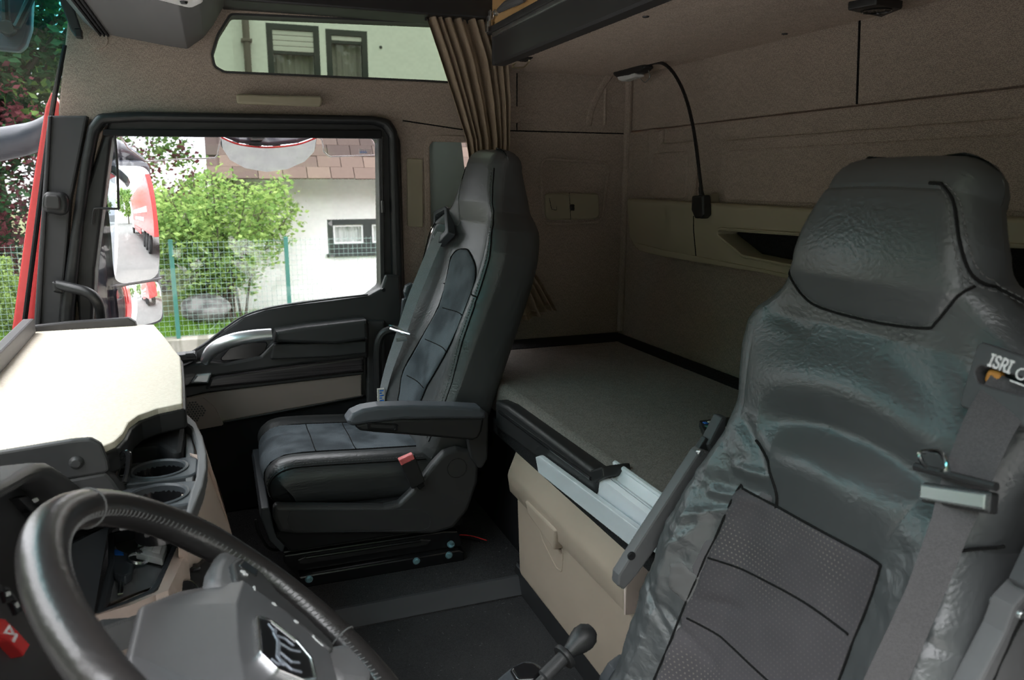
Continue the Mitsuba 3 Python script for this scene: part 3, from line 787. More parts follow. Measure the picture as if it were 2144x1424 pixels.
# overhead console above the windscreen and header
oc = thing('overhead_console', 'grey storage console hanging above the windscreen', 'overhead console')
prof = rnd(sg.Polygon([(0.3224, 1.5444), (0.3090, 1.5017), (0.2761, 1.4723), (0.2437, 1.4717), (0.1613, 1.4599), (0.0967, 1.4506), (0.0460, 1.4455), (0.0007, 1.4785), (-0.0309, 1.5174), (-0.0726, 1.5860), (-0.1098, 1.6478)] + [(0.0, 1.72), (0.34, 1.72)]), 0.008)
part(oc, 'shell', prism(prof, 'x', 0.45, 2.60, 0.006), 'console_grey')
part(oc, 'seam', tube([(2.5940, 0.0897, 1.5613), (2.5940, 0.0973, 1.4527)], 0.002, 6), 'black_matte')
part(oc, 'door', prism(rnd(sg.Polygon([(0.0804, 1.6512), (0.0966, 1.4519), (0.0471, 1.4481), (0.0019, 1.4797), (-0.0298, 1.5200), (-0.0712, 1.5859), (-0.1027, 1.6407)]), 0.006).buffer(0.0015), 'x', 0.46, 2.598, 0.004), 'console_grey', 'flap at the rear of the console')
pf = np.array([(0.2761, 1.4723), (0.2437, 1.4717)])
for k in range(3):
    o = pf[0] + (pf[1] - pf[0]) * (0.15 + 0.3 * k)
    part(oc, 'groove', prism(rbox(o[0], o[1] - 0.002, 0.006, 0.008, 0.002), 'x', 0.5, 2.59, 0.001), 'black_matte')
lm = thing('map_light', 'white interior light module under the overhead console', 'lamp')
lmp = np.array([(1.8545, 0.1082), (1.9460, 0.0202), (1.8770, -0.0049), (1.7751, -0.0106), (1.7282, 0.0821)])
part(lm, 'housing', prism(rnd(sg.Polygon(lmp), 0.012), 'z', 1.435, 1.455, 0.006, 3), 'lamp_white')
lmc = (1.8701, 0.0327, 1.4340)
part(lm, 'button', lathe([(0, -0.004), (0.006, -0.004), (0.008, 0), (0.008, 0.004)], lmc, (0, 0, 1), 16), 'black')
hd = single('curtain_rail', 'black curtain rail box running along the roof edge above the passenger window', 'curtain rail', prism([(-0.0625, 1.5707), (-0.3850, 1.5716), (-0.6889, 1.5706), (-0.9010, 1.5740), (-1.1972, 1.5806)] + [(-1.1, 1.72), (0.0, 1.72)], 'x', 2.50, 2.645, 0.006), 'black')
vis = thing('blind_arm', 'dark folded arm of the windscreen roller blind at the pillar top', 'roller blind')
part(vis, 'bar', prism(rnd(sg.Polygon([(0.3673, 1.5698), (0.3390, 1.5720), (0.3193, 1.4856), (0.3167, 1.4629), (0.3337, 1.4594), (0.3439, 1.4765)]), 0.004), 'x', 2.585, 2.606, 0.004), 'panel')
part(vis, 'tip', prism(rnd(sg.Polygon([(0.3339, 1.4822), (0.3171, 1.4832), (0.3172, 1.4578), (0.3337, 1.4594)]), 0.003), 'x', 2.578, 2.61, 0.003), 'black')

# ------------------------------------------------------------------ outside
GZ = -1.30
setting('ground_yard', box((2.9, -70, GZ - 0.2), (10.62, 60, GZ), 0.0), 'asphalt', 'pale worn asphalt of the yard')
setting('ground_yard_driver', box((-60, -70, GZ - 0.2), (2.9, 60, GZ - 0.001), 0.0), 'yard_grey', 'pale concrete yard on the driver side')
setting('ground_garden', box((10.7, -40, GZ - 0.2), (60, 60, -0.96), 0.0), 'soil', 'garden soil behind the low wall')
single('garden_wall', 'low weathered concrete wall below the green fence', 'wall', box((10.60, -40, GZ), (10.86, 40, -0.93), 0.015), 'kerb')

FX = 10.72
fe = thing('fence', 'green wire mesh garden fence with slim green posts', 'fence')
ya, yb = (10.7200, 0.5663, -0.2575)[1], (10.7200, -0.8296, -0.3235)[1]
stp = ya - yb
posts = [ya + stp * k for k in range(-4, 6)]
zt, zb = (10.7200, 0.5205, 0.3141)[2], -0.928
for y in posts:
    part(fe, 'post', join(box((FX - 0.03, y - 0.024, zb), (FX + 0.03, y + 0.024, zt + 0.01), 0.006), box((FX - 0.033, y - 0.027, zt + 0.005), (FX + 0.033, y + 0.027, zt + 0.02), 0.006)), 'fence_green')
def wire_panel(y0, y1):
    out = []
    for y in np.arange(y0 + 0.03, y1, 0.062):
        out.append(tube([(FX, y, zb + 0.02), (FX, y, zt)], 0.0017, 4))
    for z in np.arange(zb + 0.03, zt + 0.02, 0.066):
        out.append(tube([(FX - 0.004, y0, z), (FX - 0.004, y1, z)], 0.0017, 4))
    return join(*out)
for a, b in zip(posts[:-1], posts[1:]):
    part(fe, 'mesh_panel', wire_panel(min(a, b), max(a, b)), 'fence_wire', None, 'stuff', False)

# house
HX = 12.6
ho = thing('house', 'white rendered house with dark windows and a tiled skirt roof behind the fence', 'house')
yl = (12.6000, 0.0669, 1.5932)[1]
wtop, wbase = 6.0, -0.97
holes = []
W1 = np.array([(-0.9144, 3.3174), (-1.6246, 3.2962), (-1.5653, 2.5158), (-0.8675, 2.5345)]); W2 = np.array([(-1.7573, 3.2843), (-2.3448, 3.2866), (-2.3172, 2.5466), (-1.7230, 2.5500)]); W3 = np.array([(-1.6401, 0.4565), (-2.8737, 0.4350), (-2.8595, -0.0749), (-1.6172, -0.0360)])
def rect(a, pad=0.0, z0=None):
    return (a[:, 0].min() - pad, (z0 if z0 is not None else a[:, 1].min()) - pad, a[:, 0].max() + pad, a[:, 1].max() + pad)
r1, r2, r3 = rect(W1, 0, 1.95), rect(W2, 0, 1.95), rect(W3)
wl = sg.box(-14, wbase, yl, wtop)
for r in (r1, r2, r3):
    wl = wl.difference(sg.box(*r))
part(ho, 'wall', prism(wl, 'x', HX, HX + 0.3, 0.004), 'house_render', 'white rendered wall')
part(ho, 'end_wall', prism([(HX, wbase), (HX + 8, wbase), (HX + 8, wtop), (HX, wtop)], 'y', yl - 0.3, yl - 0.002, 0.004), 'house_render')
yc = (12.6000, -0.3944, 2.9444)[1]
part(ho, 'corner_strip', box((HX - 0.03, yc, 1.6), (HX + 0.01, yl, wtop), 0.004), 'house_render')
yd = (12.5000, -0.5811, 2.9399)[1]
dp = part(ho, 'downpipe', tube([(HX - 0.1, yd, 1.7), (HX - 0.1, yd, wtop)], 0.05, 14), 'downpipe', 'grey-brown rain pipe')
part(dp, 'clip', box((HX - 0.16, yd - 0.075, 3.02), (HX + 0.01, yd + 0.075, 3.06), 0.004), 'downpipe')
def house_window(r, shutter=0.0, split=False, lace=False):
    y0, z0, y1, z1 = r
    t = 0.085
    inner = [sg.box(y0 + t, z0 + t, y1 - t, z1 - t)] if not split else [sg.box(y0 + t, z0 + t * 1.7, (y0 + y1) / 2 - t * 0.8, z1 - t), sg.box((y0 + y1) / 2 + t * 0.8, z0 + t * 1.7, y1 - t, z1 - t)]
    fr = sg.box(*r)
    for q in inner:
        fr = fr.difference(q)
    w = part(ho, 'window', prism(fr, 'x', HX - 0.01, HX + 0.12, 0.006), 'window_frame', 'dark window frame')
    for q in inner:
        a, b, c, d = q.bounds
        part(w, 'pane', pane(q, HX + 0.06), 'glass', None, None, False)
        yy = np.linspace(a, c, 90)
        zz = np.linspace(b, d, 4)
        P = np.stack([np.broadcast_to(HX + 0.13 + 0.012 * np.sin(yy * 70)[None, :], (4, 90)), np.broadcast_to(yy[None], (4, 90)), np.broadcast_to(zz[:, None], (4, 90))], -1)
        part(w, 'curtain', sheet(P), 'lace' if lace else 'house_curtain', 'net curtain')
        if lace:
            part(w, 'sash', prism(q.difference(q.buffer(-0.03)), 'x', HX + 0.02, HX + 0.055, 0.004), 'white', 'white inner sash')
        if shutter:
            n = max(1, int(shutter / 0.075))
            for k in range(n):
                part(w, 'slat', box((HX + 0.01, a, d - 0.075 * (k + 1) + 0.006), (HX + 0.03, c, d - 0.075 * k), 0.006), 'shutter')
            part(w, 'shutter_bar', box((HX + 0.005, a, d - 0.075 * n - 0.04), (HX + 0.035, c, d - 0.075 * n), 0.004), 'window_frame')
house_window(r1, shutter=0.36)
house_window(r2, shutter=0.05)
house_window(r3, split=True, lace=True)
part(ho, 'sill', box((HX - 0.06, r3[0] - 0.03, r3[1] - 0.05), (HX + 0.1, r3[2] + 0.03, r3[1]), 0.006), 'window_frame', 'dark window sill')
part(ho, 'render_mark', prism(sg.Point(*[(-2.5501, 3.0699)][0]).buffer(0.022), 'x', HX - 0.012, HX, 0.003), 'panel', 'small dark fixing')
# tiled skirt roof
ze = 1.115
rows, pitch_x, pitch_z = 5, 0.145, 0.165
tm = ('roof_tile', 'roof_tile_dark', 'roof_tile_pale')
protos = [box((-0.012, 0.004, 0.0), (0.012, 0.333, 0.215), 0.005, 1) for _ in range(1)]
eave = part(ho, 'skirt_roof', prism([(HX - 0.72, ze - 0.02), (HX - 0.70, ze - 0.03), (HX + 0.0, ze + 0.80), (HX + 0.0, ze - 0.02)], 'y', -11.0, yl + 0.02, 0.006), 'roof_tile_dark', 'sloping skirt roof between the storeys')
tile_ply = {m: mikit.ply(protos[0], B[m], smooth=False) for m in tm}
count = 0
for rr in range(rows):
    for cc in range(22):
        y = yl + 0.02 - 0.34 * (cc + 1) - 0.17 * (rr % 2)
        if y < -6.2:
            continue
        x = HX - 0.735 + pitch_x * rr
        z = ze - 0.035 + pitch_z * rr
        m = tm[int(rng.integers(0, 3))]
        k = f'{eave}__tile' + (f'_{count:03d}' if count else '')
        count += 1
        scene[k] = {**tile_ply[m], 'to_world': T().translate([x, y, z + float(rng.uniform(-.006, .006))]).rotate([0, 1, 0], 40.0)}


# plants
def leaf_cloud(centres, size, per, spread, seed, stretch=(1, 1, 1), aspect=0.62):
    g = np.random.default_rng(seed)
    c = np.repeat(np.asarray(centres), per, 0)
    c = c + g.normal(0, spread, c.shape) * np.array(stretch)
    n = len(c)
    a = g.normal(size=(n, 3)); a[:, 2] *= 0.5
    a /= np.linalg.norm(a, axis=1, keepdims=True)
    b = np.cross(a, g.normal(size=(n, 3)))
    b /= np.linalg.norm(b, axis=1, keepdims=True)
    nn = np.cross(a, b)
    s = (size * g.uniform(0.6, 1.25, n))[:, None]
    v = np.stack([c - a * s * .5, c + b * s * aspect * .5 + nn * s * .08 - a * s * .05, c + a * s * .55, c - b * s * aspect * .5 + nn * s * .08 - a * s * .05], 1).reshape(-1, 3)
    i = np.arange(n) * 4
    return trimesh.Trimesh(v, np.vstack([np.stack([i, i + 1, i + 2], 1), np.stack([i, i + 2, i + 3], 1)]), process=False)


def shrub(base, height, radius, stems, seed, twigs=12):
    g = np.random.default_rng(seed)
    tubes, tips = [], []
    for k in range(stems):
        a = g.uniform(0, 2 * np.pi)
        lean = radius * math.sqrt(g.uniform(0.02, 1))
        h = height * g.uniform(0.72, 1.0) * (1 - 0.22 * (lean / radius) ** 2)
        top = np.array(base) + [math.cos(a) * lean * 0.8, math.sin(a) * lean, h]
        mid = np.array(base) + [math.cos(a) * lean * 0.35, math.sin(a) * lean * 0.42, h * 0.5]
        b0 = np.array(base) + [g.uniform(-.12, .12), g.uniform(-.3, .3), 0]
        pth = smoothpath([b0, mid, top], 6)
        tubes.append(tube(pth, [0.022, 0.014, 0.004], 5))
        for j in range(twigs):
            t = g.uniform(0.36, 1.0)
            p0 = pth[int(t * (len(pth) - 1))]
            d = g.normal(size=3) * [1, 1, 0.5] + [0, 0, 0.35]
            d += np.array([math.cos(a), math.sin(a), 0]) * 0.6
            d /= np.linalg.norm(d)
            l = g.uniform(0.15, 0.42) * radius * 0.6
            p1 = p0 + d * l
            tubes.append(tube([p0, (p0 + p1) / 2 + [0, 0, 0.03], p1], [0.006, 0.004, 0.002], 4))
            for q in np.linspace(0.25, 1.1, 5):
                tips.append(p0 + (p1 - p0) * q)
    return join(*tubes), np.array(tips)


bb = np.array((11.6000, 0.0057, -0.7681)); bb[2] = -0.96
st, tips = shrub(bb, (11.6000, -0.2222, 1.4423)[2] + 0.96, 1.34, 34, 5, 13)
bu = thing('green_shrub', 'bright green many-stemmed shrub growing behind the fence', 'shrub')
part(bu, 'stems', st, 'bark', 'thin grey-brown stems', None, 35)
part(bu, 'foliage', leaf_cloud(tips[::2], 0.078, 7, 0.09, 11), 'leaf', 'fresh yellow-green leaves', 'stuff', False)
part(bu, 'foliage', leaf_cloud(tips[1::2], 0.075, 6, 0.09, 12), 'leaf_dark', 'deeper green leaves', 'stuff', False)


def crown_tree(name, label, base, height, crown, n, mats, seed, size=0.09, trunk=0.1, low=0.35, cat='tree', group=None):
    g = np.random.default_rng(seed)
    t = thing(name, label, cat, group)
    b = np.array(base)
    limbs = [tube(smoothpath([b, b + [g.uniform(-.1, .1), g.uniform(-.1, .1), height * .5], b + [0, 0, height * .85]], 5), [trunk, trunk * .7, trunk * .3], 8)]
    cen = []
    for k in range(n):
        d = g.normal(size=3)
        d /= np.linalg.norm(d)
        r = g.uniform(0.35, 1.0) ** 0.6
        c = b + [0, 0, height * (low + (1 - low) / 2)] + d * r * np.array([crown, crown, height * (1 - low) / 2])
        cen.append(c)
        if k % 6 == 0:
            s0 = b + [0, 0, height * g.uniform(0.25, 0.6)]
            limbs.append(tube(smoothpath([s0, (s0 + c) / 2 + [0, 0, .1], c], 4), [trunk * .35, trunk * .2, 0.008], 5))
    part(t, 'branches', join(*limbs), 'bark', 'trunk and branches')
    cen = np.array(cen)
    for i, m in enumerate(mats):
        part(t, 'foliage', leaf_cloud(cen[i::len(mats)], size, 60, crown * 0.11, seed + 5 + i), m, None, 'stuff', False)
    return t


pt = np.array((12.4000, 2.6938, -1.0390)); pt[2] = -0.96
crown_tree('purple_tree', 'purple-leaved tree behind the fence beside the red pillar', pt + [0.8, 1.0, 0], 4.0, 1.7, 230, ('leaf_purple', 'leaf_purple', 'leaf_deep'), 31, 0.10, 0.09, 0.12)
tt = np.array((14.5000, 2.6293, 3.3346)); tt[2] = -0.96
crown_tree('tall_tree', 'tall dark green tree standing above the purple-leaved tree', tt + [0, 0.6, 0], 8.0, 2.6, 330, ('leaf_deep', 'leaf_deep', 'leaf_dark'), 37, 0.16, 0.2, 0.3)
crown_tree('small_tree', 'thin-leaved young tree behind the green shrub at the house corner', np.array([13.6, yl + 1.0, -0.96]), 2.95, 1.0, 70, ('leaf_dark', 'leaf_dark', 'leaf', 'leaf_purple'), 41, 0.085, 0.06, 0.3)
cb = np.array((11.7000, 2.7770, -0.5257)); cb[2] = -0.96
cf = thing('rounded_conifer', 'light green rounded conifer bush behind the fence at the far left', 'bush')
g5 = np.random.default_rng(51)
dd = g5.normal(size=(420, 3)); dd /= np.linalg.norm(dd, axis=1, keepdims=True)
part(cf, 'foliage', leaf_cloud(cb + [0.0, 0.05, 0.55] + dd * np.array([0.42, 0.36, 0.62]) * g5.uniform(0.6, 1, (420, 1)), 0.045, 30, 0.035, 52), 'leaf', 'light green needles', 'stuff', False)
part(cf, 'stem', tube([cb, cb + [0, 0, .4]], 0.05, 8), 'bark')
# grass strip
g6 = np.random.default_rng(61)
N = 16000
gx, gy = g6.uniform(10.92, 12.5, N), g6.uniform(-5.0, 5.5, N)
hh = g6.uniform(0.06, 0.22, N) * (1 - 0.4 * (gx - 10.92) / 1.7)
aa = g6.uniform(0, np.pi, N)
lx, ly = g6.normal(0, .05, N), g6.normal(0, .05, N)
w = 0.010
gv = np.stack([np.stack([gx - np.cos(aa) * w, gy - np.sin(aa) * w, np.full(N, -0.965)], 1), np.stack([gx + np.cos(aa) * w, gy + np.sin(aa) * w, np.full(N, -0.965)], 1), np.stack([gx + lx, gy + ly, -0.965 + hh], 1)], 1).reshape(-1, 3)
single('grass', 'rough green grass along the foot of the fence', 'grass', trimesh.Trimesh(gv, np.arange(3 * N).reshape(-1, 3), process=False), 'grass', smooth=False, kind='stuff')
rk = trimesh.creation.icosphere(3, 1.0)
rk.vertices = rk.vertices * (1 + 0.25 * (meshkit.fbm(rk.vertices * 1.7 + 5, 3, 2)[:, None] - .5)) * [0.25, 0.32, 0.2] + np.array((11.3000, 0.2324, -0.6412))
single('boulder', 'grey boulder lying in the grass below the green shrub', 'boulder', rk, 'rock')

# the lorry that shows in the door mirrors
lo = thing('parked_lorry', 'white lorry cab with a long red box trailer parked behind', 'lorry')
LX, LY = 5.7, -25.0
def lbox(n, a, b, m, lab=None):
    part(lo, n, box(np.array(a) + [LX, LY, GZ], np.array(b) + [LX, LY, GZ], 0.03), m, lab)
lbox('trailer', (0, 2.6, 1.1), (2.5, 16.0, 4.0), 'red_paint', 'red box trailer')
lbox('stripe', (-0.02, 4.5, 2.3), (0.0, 14, 2.62), 'white', 'white stripe')
lbox('stripe', (-0.02, 5.5, 1.75), (0.0, 12, 2.0), 'white')
lbox('cab', (0, 0.1, 0.7), (2.5, 2.3, 3.6), 'white', 'white driver cab')
lbox('cab_window', (-0.015, 0.4, 2.0), (0.0, 1.3, 2.9), 'black_gloss')
lbox('windscreen', (0.2, 0.085, 2.0), (2.3, 0.1, 3.0), 'black_gloss')
lbox('bumper', (0, 0.0, 0.35), (2.5, 0.12, 0.9), 'panel')
lbox('skirt', (0.1, 3.0, 0.6), (0.2, 9.0, 1.05), 'red_paint')
for y in (0.9, 11.5, 12.8, 14.1):
    for x in (0.15, 2.35):
        part(lo, 'wheel', lathe([(0, .14), (.25, .14), (.3, .1), (.48, .14), (.5, .1), (.5, -.1), (.48, -.14), (0, -.14)], (LX + x, LY + y, GZ + .5), (-1, 0, 0), 24), 'tyre')
for k, (x, y) in enumerate(((17.0, -26), (17.0, -38), (7.0, -48), (-2.0, -50))):
    crown_tree('yard_tree', 'green tree lining the far side of the yard behind the parked lorry', (x, y, GZ), 8.5, 3.4, 60, ('leaf_dark', 'leaf'), 71 + k, 0.5, 0.2, 0.2, group='trees behind the lorry')

# the trees that shut in the yard ahead of the cab and on the driver's side
for k, (x, y, h, c) in enumerate(((-6, 12, 9, 3.4), (-1, 11, 9, 3.2), (4, 12, 8.5, 3.2), (8.5, 11, 8, 3.0), (-9, 6, 9, 3.4), (-9.5, 0, 9, 3.4), (-9, -6, 9, 3.4), (-9, -12, 9, 3.4))):
    crown_tree('yard_tree', 'dark broad tree closing in the yard ahead of the cab and on its driver side', (x, y, GZ), h, c, 110, ('leaf_deep', 'leaf_dark'), 91 + k, 0.42, 0.2, 0.06, group='trees round the yard')

ov = thing('orange_vehicle', 'orange and white vehicle half hidden behind the green shrub beside the house', 'vehicle')
oy, oz = (16.0000, 0.9969, 0.2566)[1], -1.0
part(ov, 'body', box((15.6, oy - 1.6, oz + 0.5), (17.2, oy + 0.5, oz + 1.25), 0.06), 'orange_paint', 'orange body')
part(ov, 'roof', box((15.65, oy - 1.5, oz + 1.25), (17.15, oy + 0.3, oz + 1.9), 0.10), 'white', 'white roof and cab')
part(ov, 'side_window', box((15.63, oy - 1.1, oz + 1.35), (15.66, oy + 0.1, oz + 1.75), 0.01), 'black_gloss', 'dark side window')
for y in (oy - 1.15, oy + 0.1):
    part(ov, 'wheel', lathe([(0, .12), (.2, .12), (.32, .12), (.34, .08), (.34, -.08), (0, -.1)], (15.7, y, oz + .36), (-1, 0, 0), 20), 'tyre')

# door mirrors
MX = 3.0
mi_ = thing('wing_mirror', 'large door mirror with a tall main glass over a small wide-angle glass', 'wing mirror')
c0 = np.array((3.0000, 0.2757, 0.9192))
mn = np.array([-0.624, -0.781, 0.0]); mn /= np.linalg.norm(mn)
mu = np.cross([0, 0, 1.], mn); mu /= np.linalg.norm(mu)
mv = np.cross(mn, mu)
def onmirror(pts, c, u, v):
    return pts
def mplane(poly, bev, lo_, hi_, c=c0):
    return prism(poly, (mu, mv, mn), lo_, hi_, bev, O=c)
hw, hz = 0.108, 0.197
part(mi_, 'housing', join(mplane(rnd(sg.box(-hw - .016, -0.365, hw + .016, hz + .02), 0.03), 0.02, -0.12, -0.004)), 'mirror_body', 'dark housing')
def curved_glass(c, pw, ph_, r0):
    th = np.linspace(-1, 1, 41)
    gu, gv = np.meshgrid(th, th)
    k = 0.10
    a, b = gu * pw * (1 - k * np.abs(gv) ** 6), gv * ph_ * (1 - k * np.abs(gu) ** 6)
    d = np.sqrt(r0 ** 2 - a ** 2 - b ** 2) - r0
    return sheet((np.asarray(c) + a[..., None] * mu + b[..., None] * mv + (d[..., None] + 0.018) * mn)[:, ::-1])
part(mi_, 'main_glass', curved_glass(c0, hw, hz, 1.35), 'mirror', 'tall slightly curved mirror glass', None, True)
wide = np.array(c0) + mv * -0.278
part(mi_, 'wide_glass', curved_glass(wide, hw - 0.006, 0.073, 0.42), 'mirror', 'small curved wide-angle mirror glass', None, True)
part(mi_, 'divider', mplane(rnd(sg.box(-hw - .008, -0.204, hw + .008, -0.196), 0.002), 0.002, -0.006, 0.004), 'mirror_body')
part(mi_, 'cap', tube(smoothpath([c0 + mv * 0.205 - mn * 0.05 - mu * 0.12, c0 + mv * 0.25 - mn * 0.06, c0 + mv * 0.215 - mn * 0.05 + mu * 0.12], 6), [0.02, 0.045, 0.02], 12), 'mirror_body')
part(mi_, 'arm', tube(smoothpath([c0 + mv * 0.12 - mn * 0.10, (2.90, c0[1] + 0.10, c0[2] + 0.10), (2.72, c0[1] + 0.13, c0[2] + 0.06)], 6), 0.03, 12), 'mirror_body', 'dark mirror arm')
am = single('mirror_arm', 'dark blue-grey arm of the front mirror seen through the windscreen', 'mirror arm', tube(smoothpath([(2.8000, 0.4469, 1.2333), (2.8200, 0.4859, 1.2110), (2.8600, 0.5415, 1.1920), (2.9000, 0.6672, 1.1688), (2.9000, 0.8677, 1.1353)], 8), [0.036, 0.04, 0.048, 0.052, 0.052], 16), 'mirror_body')

km = thing('kerb_mirror', 'wide curved kerb mirror hanging outside above the door window', 'kerb mirror')
kpts = np.array([(-0.0318, 1.2108), (-0.0895, 1.1893), (-0.1843, 1.1809), (-0.2827, 1.1922), (-0.3469, 1.2147), (-0.3429, 1.1681), (-0.3128, 1.1344), (-0.2534, 1.1074), (-0.1825, 1.0971), (-0.1080, 1.1100), (-0.0578, 1.1373), (-0.0354, 1.1741)])
kc = kpts.mean(0)
kn = np.array([-0.62, 0.0, -0.78]); kn /= np.linalg.norm(kn)
ku = np.cross([0, 0, 1.], kn); ku /= np.linalg.norm(ku)
kv = np.cross(kn, ku)
kl = [(-(p[0] - kc[0]) if ku[1] < 0 else p[0] - kc[0], (p[1] - kc[1]) / kv[2]) for p in kpts]
kO = np.array([2.95, kc[0], kc[1]])
kp = rnd(sg.Polygon(kl), 0.006)
part(km, 'glass', prism(kp, (ku, kv, kn), -0.006, 0.0, 0.001, O=kO), 'mirror', 'curved-edged mirror glass', None, False)
part(km, 'housing', prism(kp.buffer(0.006), (ku, kv, kn), -0.05, -0.007, 0.012, 3, O=kO), 'mirror_body', 'dark housing')
part(km, 'red_rim', tube(smoothpath([kO + ku * a + kv * b + kn * 0.001 for a, b in kl[:5]], 5), 0.003, 6), 'red_paint', 'thin red rim')
part(km, 'mount', prism(rnd(sg.Polygon([(-0.1186, 1.2290), (-0.1763, 1.2285), (-0.1669, 1.2028), (-0.1262, 1.2022)]), 0.004), 'x', 2.78, 2.95, 0.006), 'black', 'black mounting bracket')

part(km, 'bracket', tube(smoothpath([kO - kn * 0.04 + (0, 0, .03), (2.90, kc[0], kc[1] + 0.16), (2.73, kc[0], kc[1] + 0.14)], 5), 0.015, 10), 'black', 'bracket to the cab roof')
# acrylic wind deflector along the window top
wd = thing('wind_deflector', 'clear acrylic wind deflector along the top of the door window', 'wind deflector')
WDX = 2.765
for pts, lab in (([(0.2688, 1.2181), (-0.0138, 1.2210), (-0.0297, 1.2005), (-0.0158, 1.1478), (-0.0079, 1.1387), (0.0924, 1.1348), (0.1959, 1.1265), (0.2440, 1.1668)], 'front piece'), ([(-0.3213, 1.2211), (-0.4565, 1.2222), (-0.5132, 1.2137), (-0.5287, 1.1853), (-0.5309, 1.1532), (-0.3729, 1.1468), (-0.3546, 1.1623), (-0.3502, 1.2030), (-0.3350, 1.2136)], 'rear piece')):
    part(wd, 'sheet', pane(rnd(sg.Polygon(pts), 0.004), WDX), 'smoke_glass', 'smoked clear ' + lab, None, False)
    ring = np.array(rnd(sg.Polygon(pts), 0.004).exterior.coords)[:-1]
    part(wd, 'edge', tube(np.column_stack([np.full(len(ring), WDX), ring]), 0.0022, 6, closed=True), 'white', 'bright polished edge')
sk = np.array([(-0.4738, 1.1748), (-0.5130, 1.1722), (-0.5125, 1.1578), (-0.4731, 1.1573)])
part(wd, 'sticker', prism(sg.Polygon(sk), 'x', 2.762, 2.764, 0.0), 'white', 'small white and blue sticker')
part(wd, 'print', join(*[prism(sg.box(sk[0][0] - 0.004 - 0.0035 * k, sk[3][1] + 0.003, sk[0][0] - 0.0025 - 0.0035 * k, sk[3][1] + 0.003 + 0.004 * (1 + k % 2)), 'x', 2.7612, 2.762, 0.0) for k in range(7)]), 'blue_plastic', 'blue print on the sticker')

part(wd, 'sheet', pane(rnd(sg.Polygon([(0.2834, 1.2036), (0.2741, 1.2037), (0.3031, 0.9320), (0.3367, 0.5971), (0.4021, 0.6015), (0.3723, 0.7990), (0.3461, 0.9328)]), 0.002), WDX + 0.004), 'smoke_dark', 'dark smoked front strip', None, False)
# front mirror outside the tinted top of the windscreen
fm = thing('front_mirror', 'front mirror on black struts outside the tinted top of the windscreen', 'mirror')
part(fm, 'shell', prism(rnd(sg.Polygon([(0.6462, 1.5412), (0.4519, 1.6197), (0.4695, 1.5013), (0.4893, 1.4527), (0.5081, 1.4359), (0.6579, 1.4446)]), 0.02), 'x', 2.75, 2.80, 0.012, 3), 'tinted_body' if False else 'mirror_body', 'mirror shell')
part(fm, 'strut', join(tube([(2.7200, 0.4467, 1.5946), (2.7200, 0.4985, 1.5009), (2.7300, 0.5254, 1.5009)], 0.011, 8), tube([(2.7200, 0.5181, 1.5891), (2.7300, 0.5254, 1.5009)], 0.011, 8)), 'black', 'black strut')
part(fm, 'joint', lathe([(0, .012), (.018, .012), (.022, 0), (.022, -.02)], (2.7200, 0.5239, 1.4955), (-1, 0, 0), 16), 'black')

# ------------------------------------------------------------------ passenger seat
PX0 = 2.25
PO = np.array([PX0, -0.62, 0.64]); PV = np.array([0, -0.384, 1.0]) / math.hypot(0.384, 1.0); PN = np.array([0, PV[2], -PV[1]])
ps = thing('passenger_seat', 'black leather passenger seat with a blue-grey suede centre', 'seat')
pcurve = [(-0.487, 0.34), (-0.525, 0.43), (-0.602, 0.62), (-0.677, 0.80), (-0.707, 0.90), (-0.72, 1.0), (-0.745, 1.115)]
def prelief(u, v):
    a = np.abs(u)
    wing = 0.024 * np.exp(-((a - 0.185) / 0.055) ** 2) * np.clip((0.55 - v) / 0.25, 0, 1)
    sh = 0.012 * np.clip((a - 0.12) / 0.08, 0, 1) * np.clip((v + 0.12) / 0.12, 0, 1) * np.clip((0.36 - v) / 0.06, 0, 1) + 0.14 * u
    centre = -0.012 * np.exp(-(u / 0.13) ** 2) * np.clip((0.25 - v) / 0.15, 0, 1)
    far = 0.014 * np.clip((u - 0.10) / 0.1, 0, 1) * np.exp(-((v - 0.24) / 0.12) ** 2)
    head = 0.016 * np.clip((v - 0.33) / 0.06, 0, 1) * (1 - np.clip(a / 0.14, 0, 1) ** 2)
    side = fold(u, v, [(-0.245, 0.16), (-0.215, 0.10)], 0.012, 0.006)
    return wing + sh + centre + far + head + side
pv0 = -0.32
pb = Cushion(PX0, pcurve, ip([pv0, -0.2, 0.0, 0.15, 0.26, 0.32, 0.37, 0.42, 0.50], [0.235, 0.240, 0.236, 0.228, 0.224, 0.205, 0.155, 0.132, 0.112]),
             ip([pv0, 0.0, 0.3, 0.42, 0.5], [0.17, 0.16, 0.15, 0.13, 0.10]), prelief, 0.042, pv0)
back = part(ps, 'backrest', pb.mesh(110, 200, 0.05), 'leather_mid', 'black leather backrest with built-in headrest', None, True)
sp = sg.Polygon([(0.0938, 0.1955), (0.0912, 0.2147), (0.0734, 0.2328), (0.0471, 0.2441), (0.0138, 0.2454), (-0.0129, 0.2414), (-0.0553, 0.2249), (-0.0893, 0.1975), (-0.1222, 0.1503), (-0.1414, 0.0841), (-0.1279, 0.0229), (-0.0820, -0.0801), (-0.0389, -0.1754), (-0.0342, -0.2443), (0.0986, -0.2867), (0.1077, -0.2492), (0.1237, -0.2086), (0.1260, -0.1736), (0.1005, -0.0640), (0.0715, 0.0517), (0.0862, 0.1323)])
sp = rnd(sp, 0.02)
m_, uv_ = pb.patch(sp, 0.006, 0.010, 0.007)
part(back, 'suede_insert', m_, 'suede', 'blue-grey suede centre panel', None, True)
ctr = np.array(sp.centroid.coords[0])
